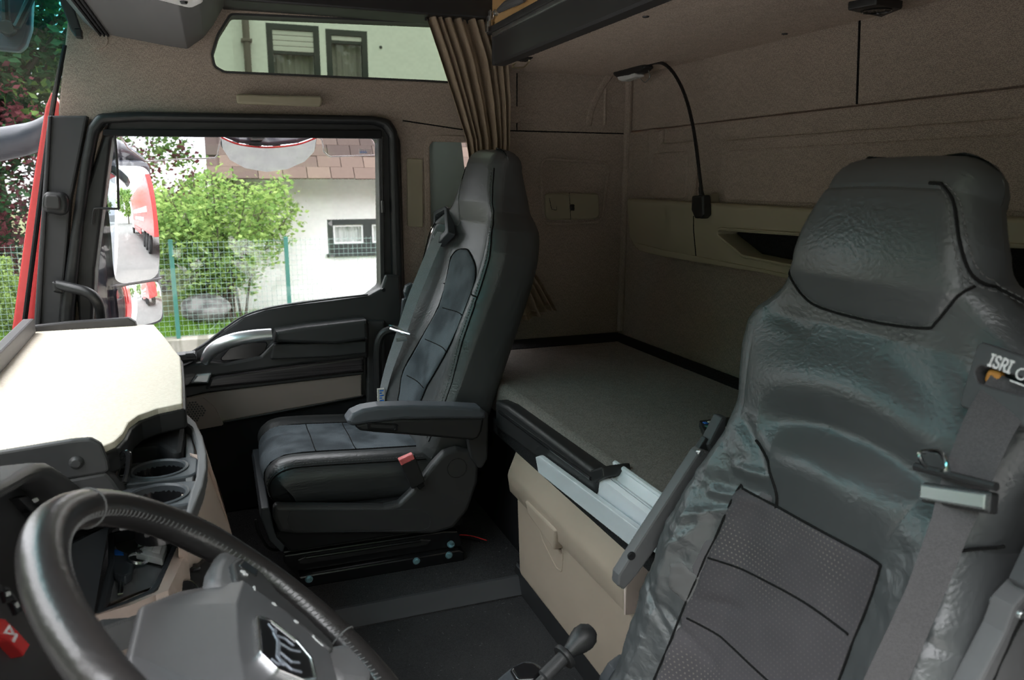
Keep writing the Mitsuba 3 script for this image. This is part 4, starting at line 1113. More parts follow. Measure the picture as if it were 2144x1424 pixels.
for pth in ([(0.0395, 0.0534), (-0.0602, 0.0616), (-0.1432, 0.0613)], [(0.0699, -0.0583), (-0.0485, -0.0525), (-0.1053, -0.0577)], [(0.0963, -0.1878), (0.0259, -0.1850), (-0.0282, -0.1893)]):
    part(back, 'quilt_seam', pb.seam(pth, 0.0016, 0.0064), 'dark_thread')
part(back, 'insert_piping', pb.seam(list(sp.exterior.coords)[::3], 0.0022, 0.002, 3), 'dark_thread')
hp = rnd(sg.Polygon([(0.3170, 0.4067), (0.2743, 0.3397), (0.2161, 0.3058), (0.0889, 0.3100), (0.0748, 0.3318), (0.0913, 0.4381), (0.1350, 0.5144), (0.2369, 0.5433), (0.2882, 0.4672)]), 0.012)
m_, uv_ = pb.patch(hp, 0.003, 0.006, 0.007)
part(back, 'headrest_panel', m_, 'leather_grey', 'dark grey leather headrest panel', None, True)
for side in (-1, 1):
    vv = np.linspace(pv0 + 0.02, 0.49, 30)
    pth = [(side * (float(pb.W(v)) - 0.020), v) for v in vv]
    part(back, 'piping', pb.seam(pth, 0.0020, 0.0012, 3), 'dark_thread')
    if side < 0:
        part(back, 'stitching', pb.stitches([(u + 0.008, v) for u, v in pth], 0.008, 0.005, 0.0009), 'thread', None, 'stuff')
part(back, 'cross_seam', pb.seam([(-0.1289, 0.1456), (-0.1761, 0.1284), (-0.2081, 0.1260)], 0.002, 0.001), 'dark_thread')
part(back, 'cross_seam', pb.seam([(0.0925, 0.1233), (0.0390, 0.1354), (-0.0041, 0.1486)], 0.002, 0.001), 'dark_thread')

ccurve = [(-0.100, 0.205), (-0.075, 0.255), (-0.082, 0.300), (-0.125, 0.325), (-0.20, 0.326), (-0.35, 0.316), (-0.52, 0.305)]
def crelief(u, v):
    a = np.abs(u)
    bol = 0.016 * np.exp(-((a - 0.185) / 0.05) ** 2) * np.clip((v - 0.06) / 0.08, 0, 1)
    pul = 0.004 * np.exp(-(u / 0.08) ** 2)
    w = 0.003 * np.sin(u * 60) * np.exp(-((v - 0.15) / 0.04) ** 2)
    return bol + pul + w * (a < 0.13)
pc = Cushion(PX0, ccurve, ip([0, 0.05, 0.12, 0.6], [0.215, 0.235, 0.245, 0.245]), ip([0, 0.1, 0.14, 0.6], [0.08, 0.10, 0.115, 0.115]), crelief, 0.040, 0.0)
cush = part(ps, 'cushion', pc.mesh(110, 140, 0.03), 'leather', 'black leather seat cushion', None, True)
cs = rnd(sg.Polygon([(-0.125, 0.0), (-0.135, 0.12), (-0.13, pc.L), (0.13, pc.L), (0.135, 0.12), (0.125, 0.0)]), 0.006)
m_, uv_ = pc.patch(cs, 0.004, 0.008, 0.007)
part(cush, 'suede_insert', m_, 'suede', 'blue-grey suede seat panel', None, True)
for v in (0.24, 0.35):
    part(cush, 'quilt_seam', pc.seam([(-0.13, v), (0, v), (0.13, v)], 0.0015, 0.004), 'dark_thread')
for s_ in (-1, 1):
    part(cush, 'insert_seam', pc.seam([(s_ * 0.126, 0.01), (s_ * 0.134, 0.12), (s_ * 0.13, pc.L - .01)], 0.0016, 0.0016), 'dark_thread')
    pth = [(s_ * (float(pc.W(v)) - 0.016), v) for v in np.linspace(0.03, pc.L - .02, 20)]
    part(cush, 'piping', pc.seam(pth, 0.0018, 0.001, 3), 'dark_thread')
    if s_ < 0:
        part(cush, 'stitching', pc.stitches([(u + 0.007, v) for u, v in pth], 0.008, 0.005, 0.0008), 'thread', None, 'stuff')
shield = rnd(sg.Polygon([(-0.0847, 0.2573), (-0.1031, 0.2466), (-0.3694, 0.2033), (-0.4103, 0.2068), (-0.4416, 0.2328), (-0.4788, 0.2734), (-0.5078, 0.3070), (-0.5396, 0.3362), (-0.5767, 0.3427), (-0.6140, 0.3311), (-0.6418, 0.3036), (-0.6369, 0.2331), (-0.6077, 0.1539), (-0.5634, 0.1074), (-0.5034, 0.0985), (-0.3667, 0.1242), (-0.1343, 0.1602), (-0.0941, 0.1736), (-0.0810, 0.2143)]), 0.012)
part(ps, 'side_shield', prism(shield, 'x', 1.975, 2.01, 0.012, 4), 'panel', 'black plastic seat side cover')
part(ps, 'side_shield', prism(shield, 'x', 2.49, 2.525, 0.012, 4), 'panel')
dsc = [(-0.5757, 0.2862)][0]
part(ps, 'shield_disc', prism(sg.Point(*dsc).buffer(0.029).difference(sg.Point(*dsc).buffer(0.0265)), 'x', 1.9735, 1.976, 0.0005), 'black')
inl = rnd(sg.Polygon([(-0.1253, 0.2314), (-0.4687, 0.1810), (-0.4993, 0.1564), (-0.4944, 0.1216), (-0.4671, 0.1162), (-0.1303, 0.1694), (-0.1138, 0.1974)]), 0.01)
part(ps, 'shield_line', prism(inl.difference(inl.buffer(-0.0015)), 'x', 1.9738, 1.976, 0.0003), 'pillar_grey')
pan = rnd(sg.Polygon([(-0.10, 0.21), (-0.48, 0.21), (-0.60, 0.14), (-0.60, 0.10), (-0.12, 0.10), (-0.085, 0.15)]), 0.01)
part(ps, 'seat_pan', prism(pan, 'x', 2.0, 2.5, 0.008), 'black_matte', 'black seat pan')
part(ps, 'front_cover', join(prism(rnd(sg.Polygon([(-0.075, 0.235), (-0.055, 0.235), (-0.05, 0.215), (-0.07, 0.14), (-0.10, 0.10), (-0.11, 0.12), (-0.085, 0.16)]), 0.004), 'x', 2.005, 2.49, 0.004)), 'panel_blue', 'dark front lip of the seat')
for k in range(3):
    z = 0.098 - 0.016 * k
    part(ps, 'bellows', prism(rnd(sg.Polygon([(-0.10 - .01 * k, z), (-0.46, z), (-0.46, z - .012), (-0.105 - .01 * k, z - .012)]), 0.004), 'x', 2.02 + .004 * k, 2.48, 0.005), 'rubber')
part(ps, 'upper_rail', prism(rnd(sg.Polygon([(-0.1043, 0.0933), (-0.2375, 0.0923), (-0.5477, 0.0887), (-0.5832, 0.0829), (-0.5971, 0.0479), (-0.5926, 0.0337), (-0.1586, 0.0389), (-0.1214, 0.0458), (-0.1032, 0.0742)]), 0.003), 'x', 2.005, 2.03, 0.004), 'black_gloss', 'glossy black slide rail')
part(ps, 'upper_rail', box((2.04, -0.58, 0.03), (2.48, -0.13, 0.06), 0.004), 'black_gloss')
slot = rnd(sg.Polygon([(-0.1362, 0.0779), (-0.1589, 0.0849), (-0.4725, 0.0811), (-0.5068, 0.0724), (-0.4926, 0.0573), (-0.1576, 0.0602), (-0.1404, 0.0633)]), 0.003)
part(ps, 'rail_slot', prism(slot, 'x', 1.998, 2.01, 0.004), 'black', 'raised slotted track')
part(ps, 'rail_slot', tube([(1.9950, -0.1582, 0.0819), (1.9950, -0.4711, 0.0778)], 0.004, 8), 'black_gloss')
part(ps, 'lower_rail', prism(rnd(sg.Polygon([(-0.1378, 0.0341), (-0.1705, 0.0364), (-0.5810, 0.0350), (-0.5967, 0.0263), (-0.5963, -0.0036), (-0.1560, -0.0003), (-0.1389, 0.0086)]), 0.003), 'x', 1.985, 2.03, 0.005), 'black_gloss', 'glossy black floor rail')
part(ps, 'lower_rail', box((2.44, -0.58, 0.0), (2.48, -0.14, 0.035), 0.004), 'black_gloss')
for q in ((1.9840, -0.1627, 0.0241), (1.9840, -0.4561, 0.0234), (1.9840, -0.5505, 0.0239)):
    hexa = prism(sg.Polygon([(q[1] + .0075 * math.cos(a), q[2] + .0075 * math.sin(a)) for a in np.arange(6) * math.pi / 3]), 'x', q[0] - .006, q[0] + .002, 0.001)
    part(ps, 'bolt', join(hexa, lathe([(0, .001), (.010, .001), (.0105, 0), (.0105, -.004)], q, (-1, 0, 0), 16)), 'bolt', 'zinc hexagon bolt')
q = (1.9950, -0.5597, 0.0509)
part(ps, 'bolt', lathe([(0, .010), (.006, .010), (.007, .002), (.011, .002), (.011, -.003)], q, (-0.4, 0, 0.9), 12), 'bolt', 'zinc hexagon bolt')
bar = tube(smoothpath([(2.0200, -0.0392, 0.1994), (2.0200, -0.0453, 0.1622), (2.0300, -0.0646, 0.1135), (2.0600, -0.0870, 0.0858), (2.1200, -0.1077, 0.0598)], 6), 0.004, 8)
part(ps, 'slide_lever', bar, 'black_gloss', 'thin glossy slide release bar')
pad = rnd(sg.Polygon([(-0.2701, 0.4761), (-0.2841, 0.4936), (-0.3124, 0.5034), (-0.3506, 0.5058), (-0.4344, 0.4999), (-0.5562, 0.4849), (-0.6246, 0.4739), (-0.6381, 0.4604), (-0.6379, 0.4401), (-0.5187, 0.4530), (-0.4118, 0.4633), (-0.3281, 0.4634), (-0.2863, 0.4603), (-0.2744, 0.4654)]), 0.006)
part(ps, 'armrest', prism(pad, 'x', 1.905, 1.965, 0.010, 4), 'armrest_grey', 'grey top pad of the folding armrest')
lowa = rnd(sg.Polygon([(-0.2833, 0.4634), (-0.3273, 0.4662), (-0.4108, 0.4661), (-0.5174, 0.4559), (-0.6363, 0.4431), (-0.6278, 0.4061), (-0.6180, 0.3882), (-0.6030, 0.3832), (-0.4310, 0.4181), (-0.3471, 0.4344), (-0.3044, 0.4444)]), 0.006)
ar = part(ps, 'armrest', prism(lowa, 'x', 1.91, 1.96, 0.008, 3), 'black', 'black lower shell of the armrest')
sl = rnd(sg.Polygon([(-0.3203, 0.4667), (-0.3962, 0.4544), (-0.4010, 0.4487), (-0.3981, 0.4349), (-0.3221, 0.4475)]), 0.003)
part(ar, 'wheel_slot', prism(sl.difference(rnd(sg.Polygon([(-0.3299, 0.4618), (-0.3911, 0.4511), (-0.3908, 0.4409), (-0.3295, 0.4517)]), 0.002)), 'x', 1.905, 1.915, 0.002), 'black_gloss')
part(ar, 'adjuster', prism(rnd(sg.Polygon([(-0.3275, 0.4634), (-0.3936, 0.4521), (-0.3932, 0.4393), (-0.3270, 0.4507)]), 0.003), 'x', 1.9075, 1.915, 0.002), 'rubber', 'ribbed armrest adjuster wheel')
part(ps, 'armrest_pivot', prism(rnd(sg.Polygon([(-0.6148, 0.4490), (-0.6659, 0.4408), (-0.6622, 0.3047), (-0.6408, 0.2722), (-0.6132, 0.3110), (-0.6043, 0.3747)]), 0.01), 'x', 1.962, 1.99, 0.006), 'panel')
# belt guide, belt and buckle on the seat
gf = sg.Polygon([(0.2373, 0.3214), (0.1661, 0.3469), (0.1461, 0.3408), (0.0717, 0.2675), (0.1250, 0.2204), (0.1756, 0.2393)])
gfi = sg.Polygon([(0.2138, 0.3122), (0.1621, 0.3330), (0.1028, 0.2700), (0.1407, 0.2436), (0.1677, 0.2482)])
QO = PO + PN * 0.040
PU = np.array([1., 0, 0]) + 0.14 * PN
part(ps, 'belt_guide', prism(rnd(gf, 0.006).difference(rnd(gfi, 0.004)), (PU, PV, PN), -0.015, 0.010, 0.004, O=QO), 'panel_blue', 'grey frame round the belt outlet')
part(ps, 'belt_guide', prism(rnd(gfi, 0.003).buffer(0.003), (PU, PV, PN), -0.02, -0.006, 0.002, O=QO), 'black_matte', 'dark belt outlet')
recl = join(prism(rnd(sg.Polygon([(-0.5550, 0.7104), (-0.5620, 0.7320), (-0.5813, 0.7405), (-0.5906, 0.7338), (-0.5832, 0.6932), (-0.5607, 0.6849)]), 0.006), 'x', 2.48, 2.515, 0.008, 3), prism(rnd(sg.Polygon([(-0.5497, 0.6887), (-0.5736, 0.6937), (-0.5921, 0.6642), (-0.5579, 0.5865), (-0.5388, 0.5878)]), 0.006), 'x', 2.485, 2.51, 0.006))
part(ps, 'recliner_handle', recl, 'panel_blue', 'dark recliner handle on the far side')
part(ps, 'side_bar', tube(smoothpath([(2.5000, -0.5522, 0.5851), (2.5100, -0.5064, 0.5831), (2.5150, -0.4782, 0.5633), (2.5150, -0.4652, 0.5079), (2.5150, -0.4633, 0.3609)], 6), 0.014, 10), 'black', 'black bent bar beside the seat')
pbelt = thing('passenger_belt', 'grey seat belt across the passenger seat with a silver belt clip', 'seat belt')
bp = [(2.3750, -0.6557, 0.9085), (2.3720, -0.6263, 0.8606), (2.3750, -0.5933, 0.7870), (2.3800, -0.5556, 0.6978), (2.3900, -0.5165, 0.5841), (2.4000, -0.4804, 0.4840), (2.4200, -0.4565, 0.3834)]
part(pbelt, 'webbing', ribbon(bp, [(0.55, 0.8, 0.15), (0.6, 0.75, 0.2), (0.6, 0.75, 0.2), (0.6, 0.75, 0.2), (0.55, .8, .2), (0.7, 0.7, 0.2), (.8, .6, .2)], [0.016, 0.018, 0.018, 0.018, 0.017, 0.015, 0.014], 0.0022), 'belt_light', 'grey woven webbing')
cp = np.array((2.3700, -0.5127, 0.6049))
clipd = np.array([0.60, 0.75, 0.2]); clipd /= np.linalg.norm(clipd)
part(pbelt, 'clip', join(tube([cp - clipd * .034, cp, cp + clipd * .036], [0.004, .006, .004], 8), tube(smoothpath([cp - clipd * 0.0 + [-.006, -.004, .004], cp + clipd * .02 + [-.012, 0, .012], cp + clipd * .042 + [-.012, 0, .010]], 4), 0.003, 8)), 'chrome', 'shiny metal belt clip')
part(pbelt, 'clip_lower', box(cp + (-.012, -.018, -.030), cp + (-.004, .014, -.018), 0.002), 'steel')
tg = np.array((2.4100, -0.4518, 0.3961))
part(pbelt, 'label', box(tg + (-.014, -.010, -.022), tg + (-.004, .012, .022), 0.001), 'off_white', 'blue and white belt label')
part(pbelt, 'label_print', join(*[box(tg + (-.0150, -.007 + .006 * (k % 2), -.018 + .008 * k), tg + (-.0138, .006, -.014 + .008 * k), 0.0) for k in range(5)]), 'blue_plastic')
bk = thing('belt_buckle', 'black seat belt buckle with a pink-red release button beside the passenger cushion', 'buckle')
bq = sg.Polygon([(-0.4112, 0.3343), (-0.4524, 0.3468), (-0.4798, 0.2659), (-0.4432, 0.2487)])
part(bk, 'body', prism(rnd(bq, 0.003), 'x', 1.955, 1.982, 0.004, 3), 'black')
part(bk, 'button', prism(rnd(sg.Polygon([(-0.4083, 0.3388), (-0.4465, 0.3516), (-0.4527, 0.3358), (-0.4156, 0.3217)]), 0.002), 'x', 1.952, 1.972, 0.003), 'pink_red', 'pink-red release button')
part(bk, 'stalk', prism(rnd(sg.Polygon([(-0.4543, 0.2602), (-0.4733, 0.2686), (-0.4809, 0.2509), (-0.4646, 0.2420)]), 0.002), 'x', 1.962, 1.982, 0.003), 'black_matte')

# ------------------------------------------------------------------ driver seat
DX0 = 0.775
DO = np.array([DX0, -0.77, 0.86]); DV = np.array([0, -0.28, 1.0]) / math.hypot(0.28, 1.0); DN = np.array([0, DV[2], -DV[1]])
def dpt(v, n=0.0):
    p = DO + DV * v + DN * n
    return (p[1], p[2])
ds = thing('driver_seat', 'black leather driver seat with a dotted grey fabric centre and worn side bolster', 'seat')
dcurve = [dpt(-0.70, 0.012), dpt(-0.55, -0.016), dpt(-0.38, -0.024), dpt(-0.24, -0.016), dpt(-0.10, -0.004), dpt(0.04, -0.004), dpt(0.12, 0.010), dpt(0.205, 0.004)]
arcs = dict(
    a=[(0.1973, -0.0917), (0.0976, -0.0678), (-0.0095, -0.0596), (-0.1069, -0.0736), (-0.1870, -0.0974), (-0.2204, -0.1096)],
    a2=[(0.1408, -0.1394), (0.0560, -0.1190), (-0.0303, -0.1116), (-0.1255, -0.1230), (-0.2034, -0.1432)],
    b=[(0.0902, -0.1798), (0.0119, -0.1568), (-0.0743, -0.1615), (-0.1404, -0.1806)],
    c=[(0.1790, -0.1444), (0.1227, -0.1796), (0.0792, -0.2046)], d=[(0.0162, -0.1247), (-0.0435, -0.1443), (-0.0817, -0.1804)],
    e=[(-0.0401, 0.0056), (-0.1039, -0.0284), (-0.1589, -0.0705)], f=[(-0.1213, 0.0333), (-0.1614, -0.0086), (-0.1864, -0.0620)],
    g=[(0.2055, 0.0173), (0.1329, 0.0141), (0.0873, 0.0009)],
    w1=[(0.1628, -0.2207), (0.1175, -0.2160), (0.0812, -0.2102)], w2=[(0.1904, -0.2690), (0.1211, -0.2577), (0.0780, -0.2409)], w3=[(0.2126, -0.3331), (0.1743, -0.3015), (0.1153, -0.2701)],
    w4=[(0.2122, -0.3891), (0.1802, -0.3428), (0.1743, -0.3015)], w5=[(0.1984, -0.4710), (0.2079, -0.4112), (0.1993, -0.3592)], w6=[(0.1574, -0.4412), (0.1145, -0.4224), (0.0718, -0.4106)],
    w7=[(0.2202, -0.4580), (0.1430, -0.4958), (0.0822, -0.5127)], w8=[(0.2621, -0.4374), (0.2133, -0.4708), (0.1580, -0.5203)],
    r1=[(-0.1995, -0.2034), (-0.2166, -0.2493), (-0.2110, -0.3185)], r2=[(-0.2130, -0.2731), (-0.2416, -0.2837), (-0.2591, -0.2681)])
def drelief(u, v):
    a = np.abs(u)
    wing = 0.062 * np.clip((a - 0.10) / 0.10, 0, 1) ** 1.3 * np.clip((-0.13 - v) / 0.22, 0, 1) * (1 - 0.35 * np.clip((a - 0.22) / 0.08, 0, 1))
    torso = -0.10 * np.clip(a - 0.06, 0, 1) ** 1.6 * np.clip((v + 0.25) / 0.1, 0, 1) * np.clip((0.10 - v) / 0.05, 0, 1)
    head = (0.026 - 0.9 * a ** 2) * np.clip((v - 0.02) / 0.07, 0, 1)
    bulge = 0.022 * np.exp(-((v + 0.19) / 0.05) ** 2) * np.exp(-(u / 0.16) ** 2)
    h = wing + torso + head + bulge
    h = h + fold(u, v, arcs['a'], 0.055, 0.020) - fold(u, v, arcs['a2'], 0.030, 0.024) + fold(u, v, arcs['b'], 0.034, 0.016)
    h = h - fold(u, v, arcs['c'], 0.012, 0.006) - fold(u, v, arcs['d'], 0.016, 0.005) - fold(u, v, arcs['e'], 0.022, 0.005) - fold(u, v, arcs['f'], 0.016, 0.005) - fold(u, v, arcs['g'], 0.014, 0.004)
    for k in ('w1', 'w2', 'w3', 'w4', 'w5'):
        h = h + fold(u, v, arcs[k], 0.009, 0.008)
    for k in ('w6', 'w7', 'w8', 'r1', 'r2'):
        h = h - fold(u, v, arcs[k], 0.007, 0.006)
    cr = meshkit.fbm(np.stack([u * 26, v * 26, v * 0 + 2], -1), 3, 4) - 0.5
    soft = np.clip((a - 0.10) / 0.06, 0, 1) * np.clip((-0.14 - v) / 0.1, 0, 1)
    return h + cr * (0.0010 + 0.012 * soft)
db = Cushion(DX0, dcurve, ip([-0.70, -0.62, -0.5, -0.38, -0.28, -0.18, -0.12, -0.04, 0.0, 0.025, 0.06, 0.10, 0.15, 0.205], [0.24, 0.27, 0.285, 0.28, 0.26, 0.228, 0.232, 0.258, 0.262, 0.248, 0.194, 0.156, 0.147, 0.126]),
             ip([-0.70, 0.0, 0.08, 0.205], [0.15, 0.13, 0.10, 0.075]), drelief, 0.038, -0.70)
db.cx = lambda v: 0.014 * np.clip((np.asarray(v, float) - 0.03) / 0.08, 0, 1)
dback = part(ds, 'backrest', db.mesh(230, 380, 0.05), 'leather_grey', 'creased dark grey leather backrest', None, True)
fabric = sg.Polygon([(0.1409, -0.2458), (0.0937, -0.2456), (0.0150, -0.2441), (-0.0703, -0.2422), (-0.1299, -0.2406), (-0.1235, -0.2808), (-0.1145, -0.3549), (-0.1107, -0.4047), (-0.1025, -0.4860), (0.1762, -0.7027), (0.1687, -0.6468), (0.1663, -0.5821), (0.1623, -0.4540), (0.1541, -0.3384)])
m_, uv_ = db.patch(rnd(fabric, 0.008), 0.005, 0.008, 0.006)
dfab = part(dback, 'fabric_insert', m_, 'dotted', 'grey fabric centre printed with small dots', None, True, uv_)
for pth in ([(0.1507, -0.3667), (0.0673, -0.3543), (-0.0264, -0.3438), (-0.1063, -0.3438)], [(0.1523, -0.4694), (0.0946, -0.4672), (0.0168, -0.4689), (-0.0602, -0.4683)]):
    part(dfab, 'quilt_seam', db.seam(pth, 0.0016, 0.0058, 14), 'dark_thread')
part(dback, 'insert_piping', db.seam(list(rnd(fabric, 0.008).exterior.coords)[::3], 0.0017, 0.0010, 3), 'dark_thread')
hs = sg.Polygon([(0.1664, 0.0963), (0.1153, 0.0521), (0.0771, 0.0403), (-0.0141, 0.0365), (-0.0927, 0.0416), (-0.1117, 0.0530), (-0.1484, 0.0979), (-0.1256, 0.1499), (-0.1081, 0.1881), (-0.0855, 0.2114), (-0.0467, 0.2337), (0.0472, 0.2377), (0.1072, 0.2279), (0.1454, 0.1838), (0.1627, 0.1293)])
m_, uv_ = db.patch(rnd(hs, 0.02), 0.0035, 0.016, 0.006)
part(dback, 'headrest_panel', m_, 'leather_grey', 'padded leather headrest panel', None, True)
part(dback, 'headrest_piping', db.seam([(0.1699, 0.0997), (0.1423, 0.0736), (0.1153, 0.0521), (0.0771, 0.0403), (-0.0141, 0.0365), (-0.0927, 0.0416), (-0.1117, 0.0530), (-0.1492, 0.0991)], 0.0018, 0.0010), 'dark_thread')
sb = [(-0.0720, 0.2206), (-0.0872, 0.2103), (-0.1071, 0.1909), (-0.1274, 0.1500), (-0.1485, 0.1078), (-0.1672, 0.0939), (-0.2061, 0.0758)]
part(dback, 'headrest_seam', db.seam(sb, 0.002, 0.001), 'dark_thread')
for o in (-0.006, 0.006):
    part(dback, 'stitching', db.stitches([(u + o, v) for u, v in sb], 0.0075, 0.005, 0.0009), 'thread', None, 'stuff')
torn = sg.Polygon([(0.1947, -0.4008), (0.1836, -0.3900), (0.1677, -0.3996), (0.1517, -0.3995), (0.1524, -0.4192), (0.1451, -0.4441), (0.1377, -0.4850), (0.1492, -0.4837), (0.1600, -0.4521), (0.1896, -0.4382), (0.1910, -0.4190)])
m_, uv_ = db.patch(rnd(torn, 0.002), 0.0025, 0.004, 0.004, lambda u, v: 0.002 * (meshkit.fbm(np.stack([u * 90, v * 90, u * 0], -1), 2, 9) - .5))
part(dback, 'worn_patch', m_, 'leather_worn', 'rubbed and peeling pale patch of leather', None, True)
worn2 = sg.Polygon([(0.0977, -0.2341), (0.0729, -0.2332), (0.0730, -0.2637), (0.0866, -0.3307), (0.0834, -0.3912), (0.1225, -0.4320), (0.1530, -0.4234), (0.1709, -0.3933), (0.1661, -0.3444), (0.1263, -0.2968)])
m_, uv_ = db.patch(rnd(worn2, 0.004), 0.0012, 0.004, 0.005)
part(dback, 'worn_panel', m_, 'leather_matte', 'dull rubbed leather of the side bolster', None, True)
part(dback, 'bolster_seam', db.seam([(0.1331, -0.1701), (0.0835, -0.1933), (0.0622, -0.2263), (0.0671, -0.2648)], 0.0022, 0.001), 'dark_thread')
part(dback, 'bolster_seam', db.seam([(-0.1943, -0.2147), (-0.2119, -0.1868), (-0.2370, -0.1675)], 0.002, 0.001), 'dark_thread')
sd = [(-0.2903, -0.0832), (-0.2809, -0.1404), (-0.2818, -0.2095), (-0.2790, -0.2769), (-0.2813, -0.3062)]
part(dback, 'bolster_seam', db.seam(sd, 0.002, 0.001), 'dark_thread')
part(dback, 'stitching', db.stitches([(u + .005, v) for u, v in sd], 0.0075, 0.005, 0.0009), 'thread', None, 'stuff')
dcc = [(-0.10, 0.12), (-0.075, 0.19), (-0.10, 0.245), (-0.16, 0.265), (-0.35, 0.25), (-0.56, 0.235)]
dcu = Cushion(DX0, dcc, ip([0, 0.6], [0.23, 0.23]), ip([0, 0.6], [0.11, 0.11]), lambda u, v: 0.015 * np.exp(-((np.abs(u) - 0.18) / 0.05) ** 2), 0.04, 0.0)
part(ds, 'cushion', dcu.mesh(40, 60, 0.03), 'leather', 'black leather seat cushion', None, True)
part(ds, 'base', box((DX0 - .2, -0.6, FLOOR), (DX0 + .2, -0.14, 0.16), 0.02), 'black_matte', 'black seat base')
# raised armrests beside the backrest
al = thing('raised_armrest', 'grey folded-up armrest on the inner side of the driver seat', 'armrest')
beam = rnd(sg.Polygon([(-0.5748, 0.4153), (-0.5761, 0.4340), (-0.5947, 0.4605), (-0.6528, 0.5400), (-0.7173, 0.6277), (-0.7245, 0.6326), (-0.7524, 0.6207), (-0.7493, 0.6093), (-0.7076, 0.5488), (-0.6554, 0.4799), (-0.6120, 0.4272), (-0.5877, 0.4042)]), 0.004)
part(al, 'beam', prism(beam, 'x', 1.042, 1.065, 0.004), 'console_grey', 'flat grey armrest beam')
part(al, 'hinge', prism(rnd(sg.Polygon([(-0.7382, 0.6376), (-0.7636, 0.6830), (-0.7750, 0.6818), (-0.7727, 0.6587), (-0.7541, 0.6230), (-0.7447, 0.6217)]), 0.003), 'x', 1.045, 1.07, 0.004), 'pillar_grey')
part(al, 'hinge_gap', prism(rnd(sg.Polygon([(-0.7236, 0.6310), (-0.7374, 0.6502), (-0.7593, 0.6308), (-0.7489, 0.6153)]), 0.002), 'x', 1.05, 1.062, 0.002), 'black')
part(al, 'screw', lathe([(0, .002), (.004, .003), (.006, .001), (.006, -.004)], (1.0410, -0.7215, 0.6277), (-1, 0, 0), 16), 'steel')
part(al, 'hole', lathe([(0, .0012), (.006, .0012), (.007, 0), (.007, -.003)], (1.0410, -0.5994, 0.4640), (-1, 0, 0), 16), 'black_matte')
ar2 = thing('raised_armrest', 'grey folded-up armrest at the lower right of the driver seat, with two screws', 'armrest')
beam2 = rnd(sg.Polygon([(-0.8887, 0.6531), (-0.7740, 0.6687), (-0.7472, 0.6617), (-0.7276, 0.6476), (-0.7187, 0.6194), (-0.6802, 0.5507), (-0.6947, 0.4548), (-0.9495, 0.3797)]), 0.004)
part(ar2, 'beam', prism(beam2, 'x', 0.495, 0.522, 0.004), 'console_grey', 'flat grey armrest beam')
part(ar2, 'hinge', prism(rnd(sg.Polygon([(-0.7379, 0.6673), (-0.7641, 0.7216), (-0.8290, 0.7192), (-0.7990, 0.6501), (-0.7567, 0.6473)]), 0.003), 'x', 0.49, 0.515, 0.004), 'pillar_grey')
for q in ((0.5220, -0.7352, 0.6379), (0.5220, -0.7711, 0.6178)):
    part(ar2, 'screw', lathe([(0, .002), (.004, .003), (.005, .001), (.005, -.004)], q, (1, 0, 0), 16), 'steel')
    part(ar2, 'screw', lathe([(0, .002), (.004, .003), (.005, .001), (.005, -.004)], np.array(q) - (0.028, 0, 0), (-1, 0, 0), 16), 'steel')
# belt outlet plate with its lettering
pl = thing('belt_plate', 'dark belt outlet plate lettered ISRI on the shoulder of the driver seat', 'belt plate')
plo = sg.Polygon([(-0.1769, 0.0362), (-0.2697, 0.0254), (-0.2815, -0.0395), (-0.1791, -0.0380), (-0.1777, -0.0275), (-0.1767, 0.0287)])
plh = rnd(sg.Polygon([(-0.1829, 0.0042), (-0.1876, 0.0106), (-0.2010, 0.0105), (-0.2620, 0.0069), (-0.2653, -0.0090), (-0.2077, -0.0089), (-0.1916, -0.0077)]), 0.006)
fr_ = (np.array([1., 0, 0]), DV, DN)
PLO = DO + DN * 0.015
part(pl, 'plate', prism(rnd(plo, 0.006).difference(plh), fr_, -0.02, 0.003, 0.002, O=PLO), 'pillar_grey', 'dark grey plastic plate')
part(pl, 'slot', prism(plh.buffer(0.001), fr_, -0.02, -0.012, 0.001, O=PLO), 'black_matte', 'dark slot')
oc_ = [(-0.1996, 0.0017)][0]
part(pl, 'roller', prism(rbox(oc_[0], oc_[1], 0.017, 0.016, 0.005), fr_, -0.014, -0.004, 0.003, O=PLO), 'orange', 'orange belt roller')
tb = np.array([(-0.1949, 0.0123), (-0.2220, 0.0092)])
td = tb[1] - tb[0]; tl = np.linalg.norm(td); td = td / tl
tn = np.array([td[1], -td[0]]); tn = tn if tn[1] > 0 else -tn
txt = meshkit.text_mesh('ISRI', 0.0135, 0.0008, bold=True)
tv = txt.vertices * [tl / (txt.bounds[1][0]), 1, 1]
p2 = tb[0] + np.outer(tv[:, 0], td) + np.outer(tv[:, 1], tn)
tm_ = trimesh.Trimesh(PLO + np.outer(p2[:, 0], fr_[0]) + np.outer(p2[:, 1], fr_[1]) + np.outer(tv[:, 2] + 0.003, fr_[2]), txt.faces[:, ::-1], process=False)
part(pl, 'lettering', tm_, 'mark', 'white letters ISRI', None, False)
lg = []
for k in range(3):
    c = tb[1] + td * (0.012 + 0.010 * k) + tn * 0.004
    q = sg.Point(*c).buffer(0.0062)
    lg.append(prism(q.difference(q.buffer(-0.0016)), fr_, 0.003, 0.0037, 0.0, O=PLO))
ul = sg.LineString([tb[1] + td * .004 - tn * .006, tb[1] + td * .04 - tn * .006]).buffer(0.0008)
part(pl, 'emblem', join(*lg, prism(ul, fr_, 0.003, 0.0037, 0.0, O=PLO)), 'mark', 'white emblem of linked rings', None, False)
dbelt = thing('driver_belt', 'grey seat belt hanging from the shoulder of the driver seat', 'seat belt')
def D3(u, v, n):
    return DO + np.array([1., 0, 0]) * u + DV * v + DN * n
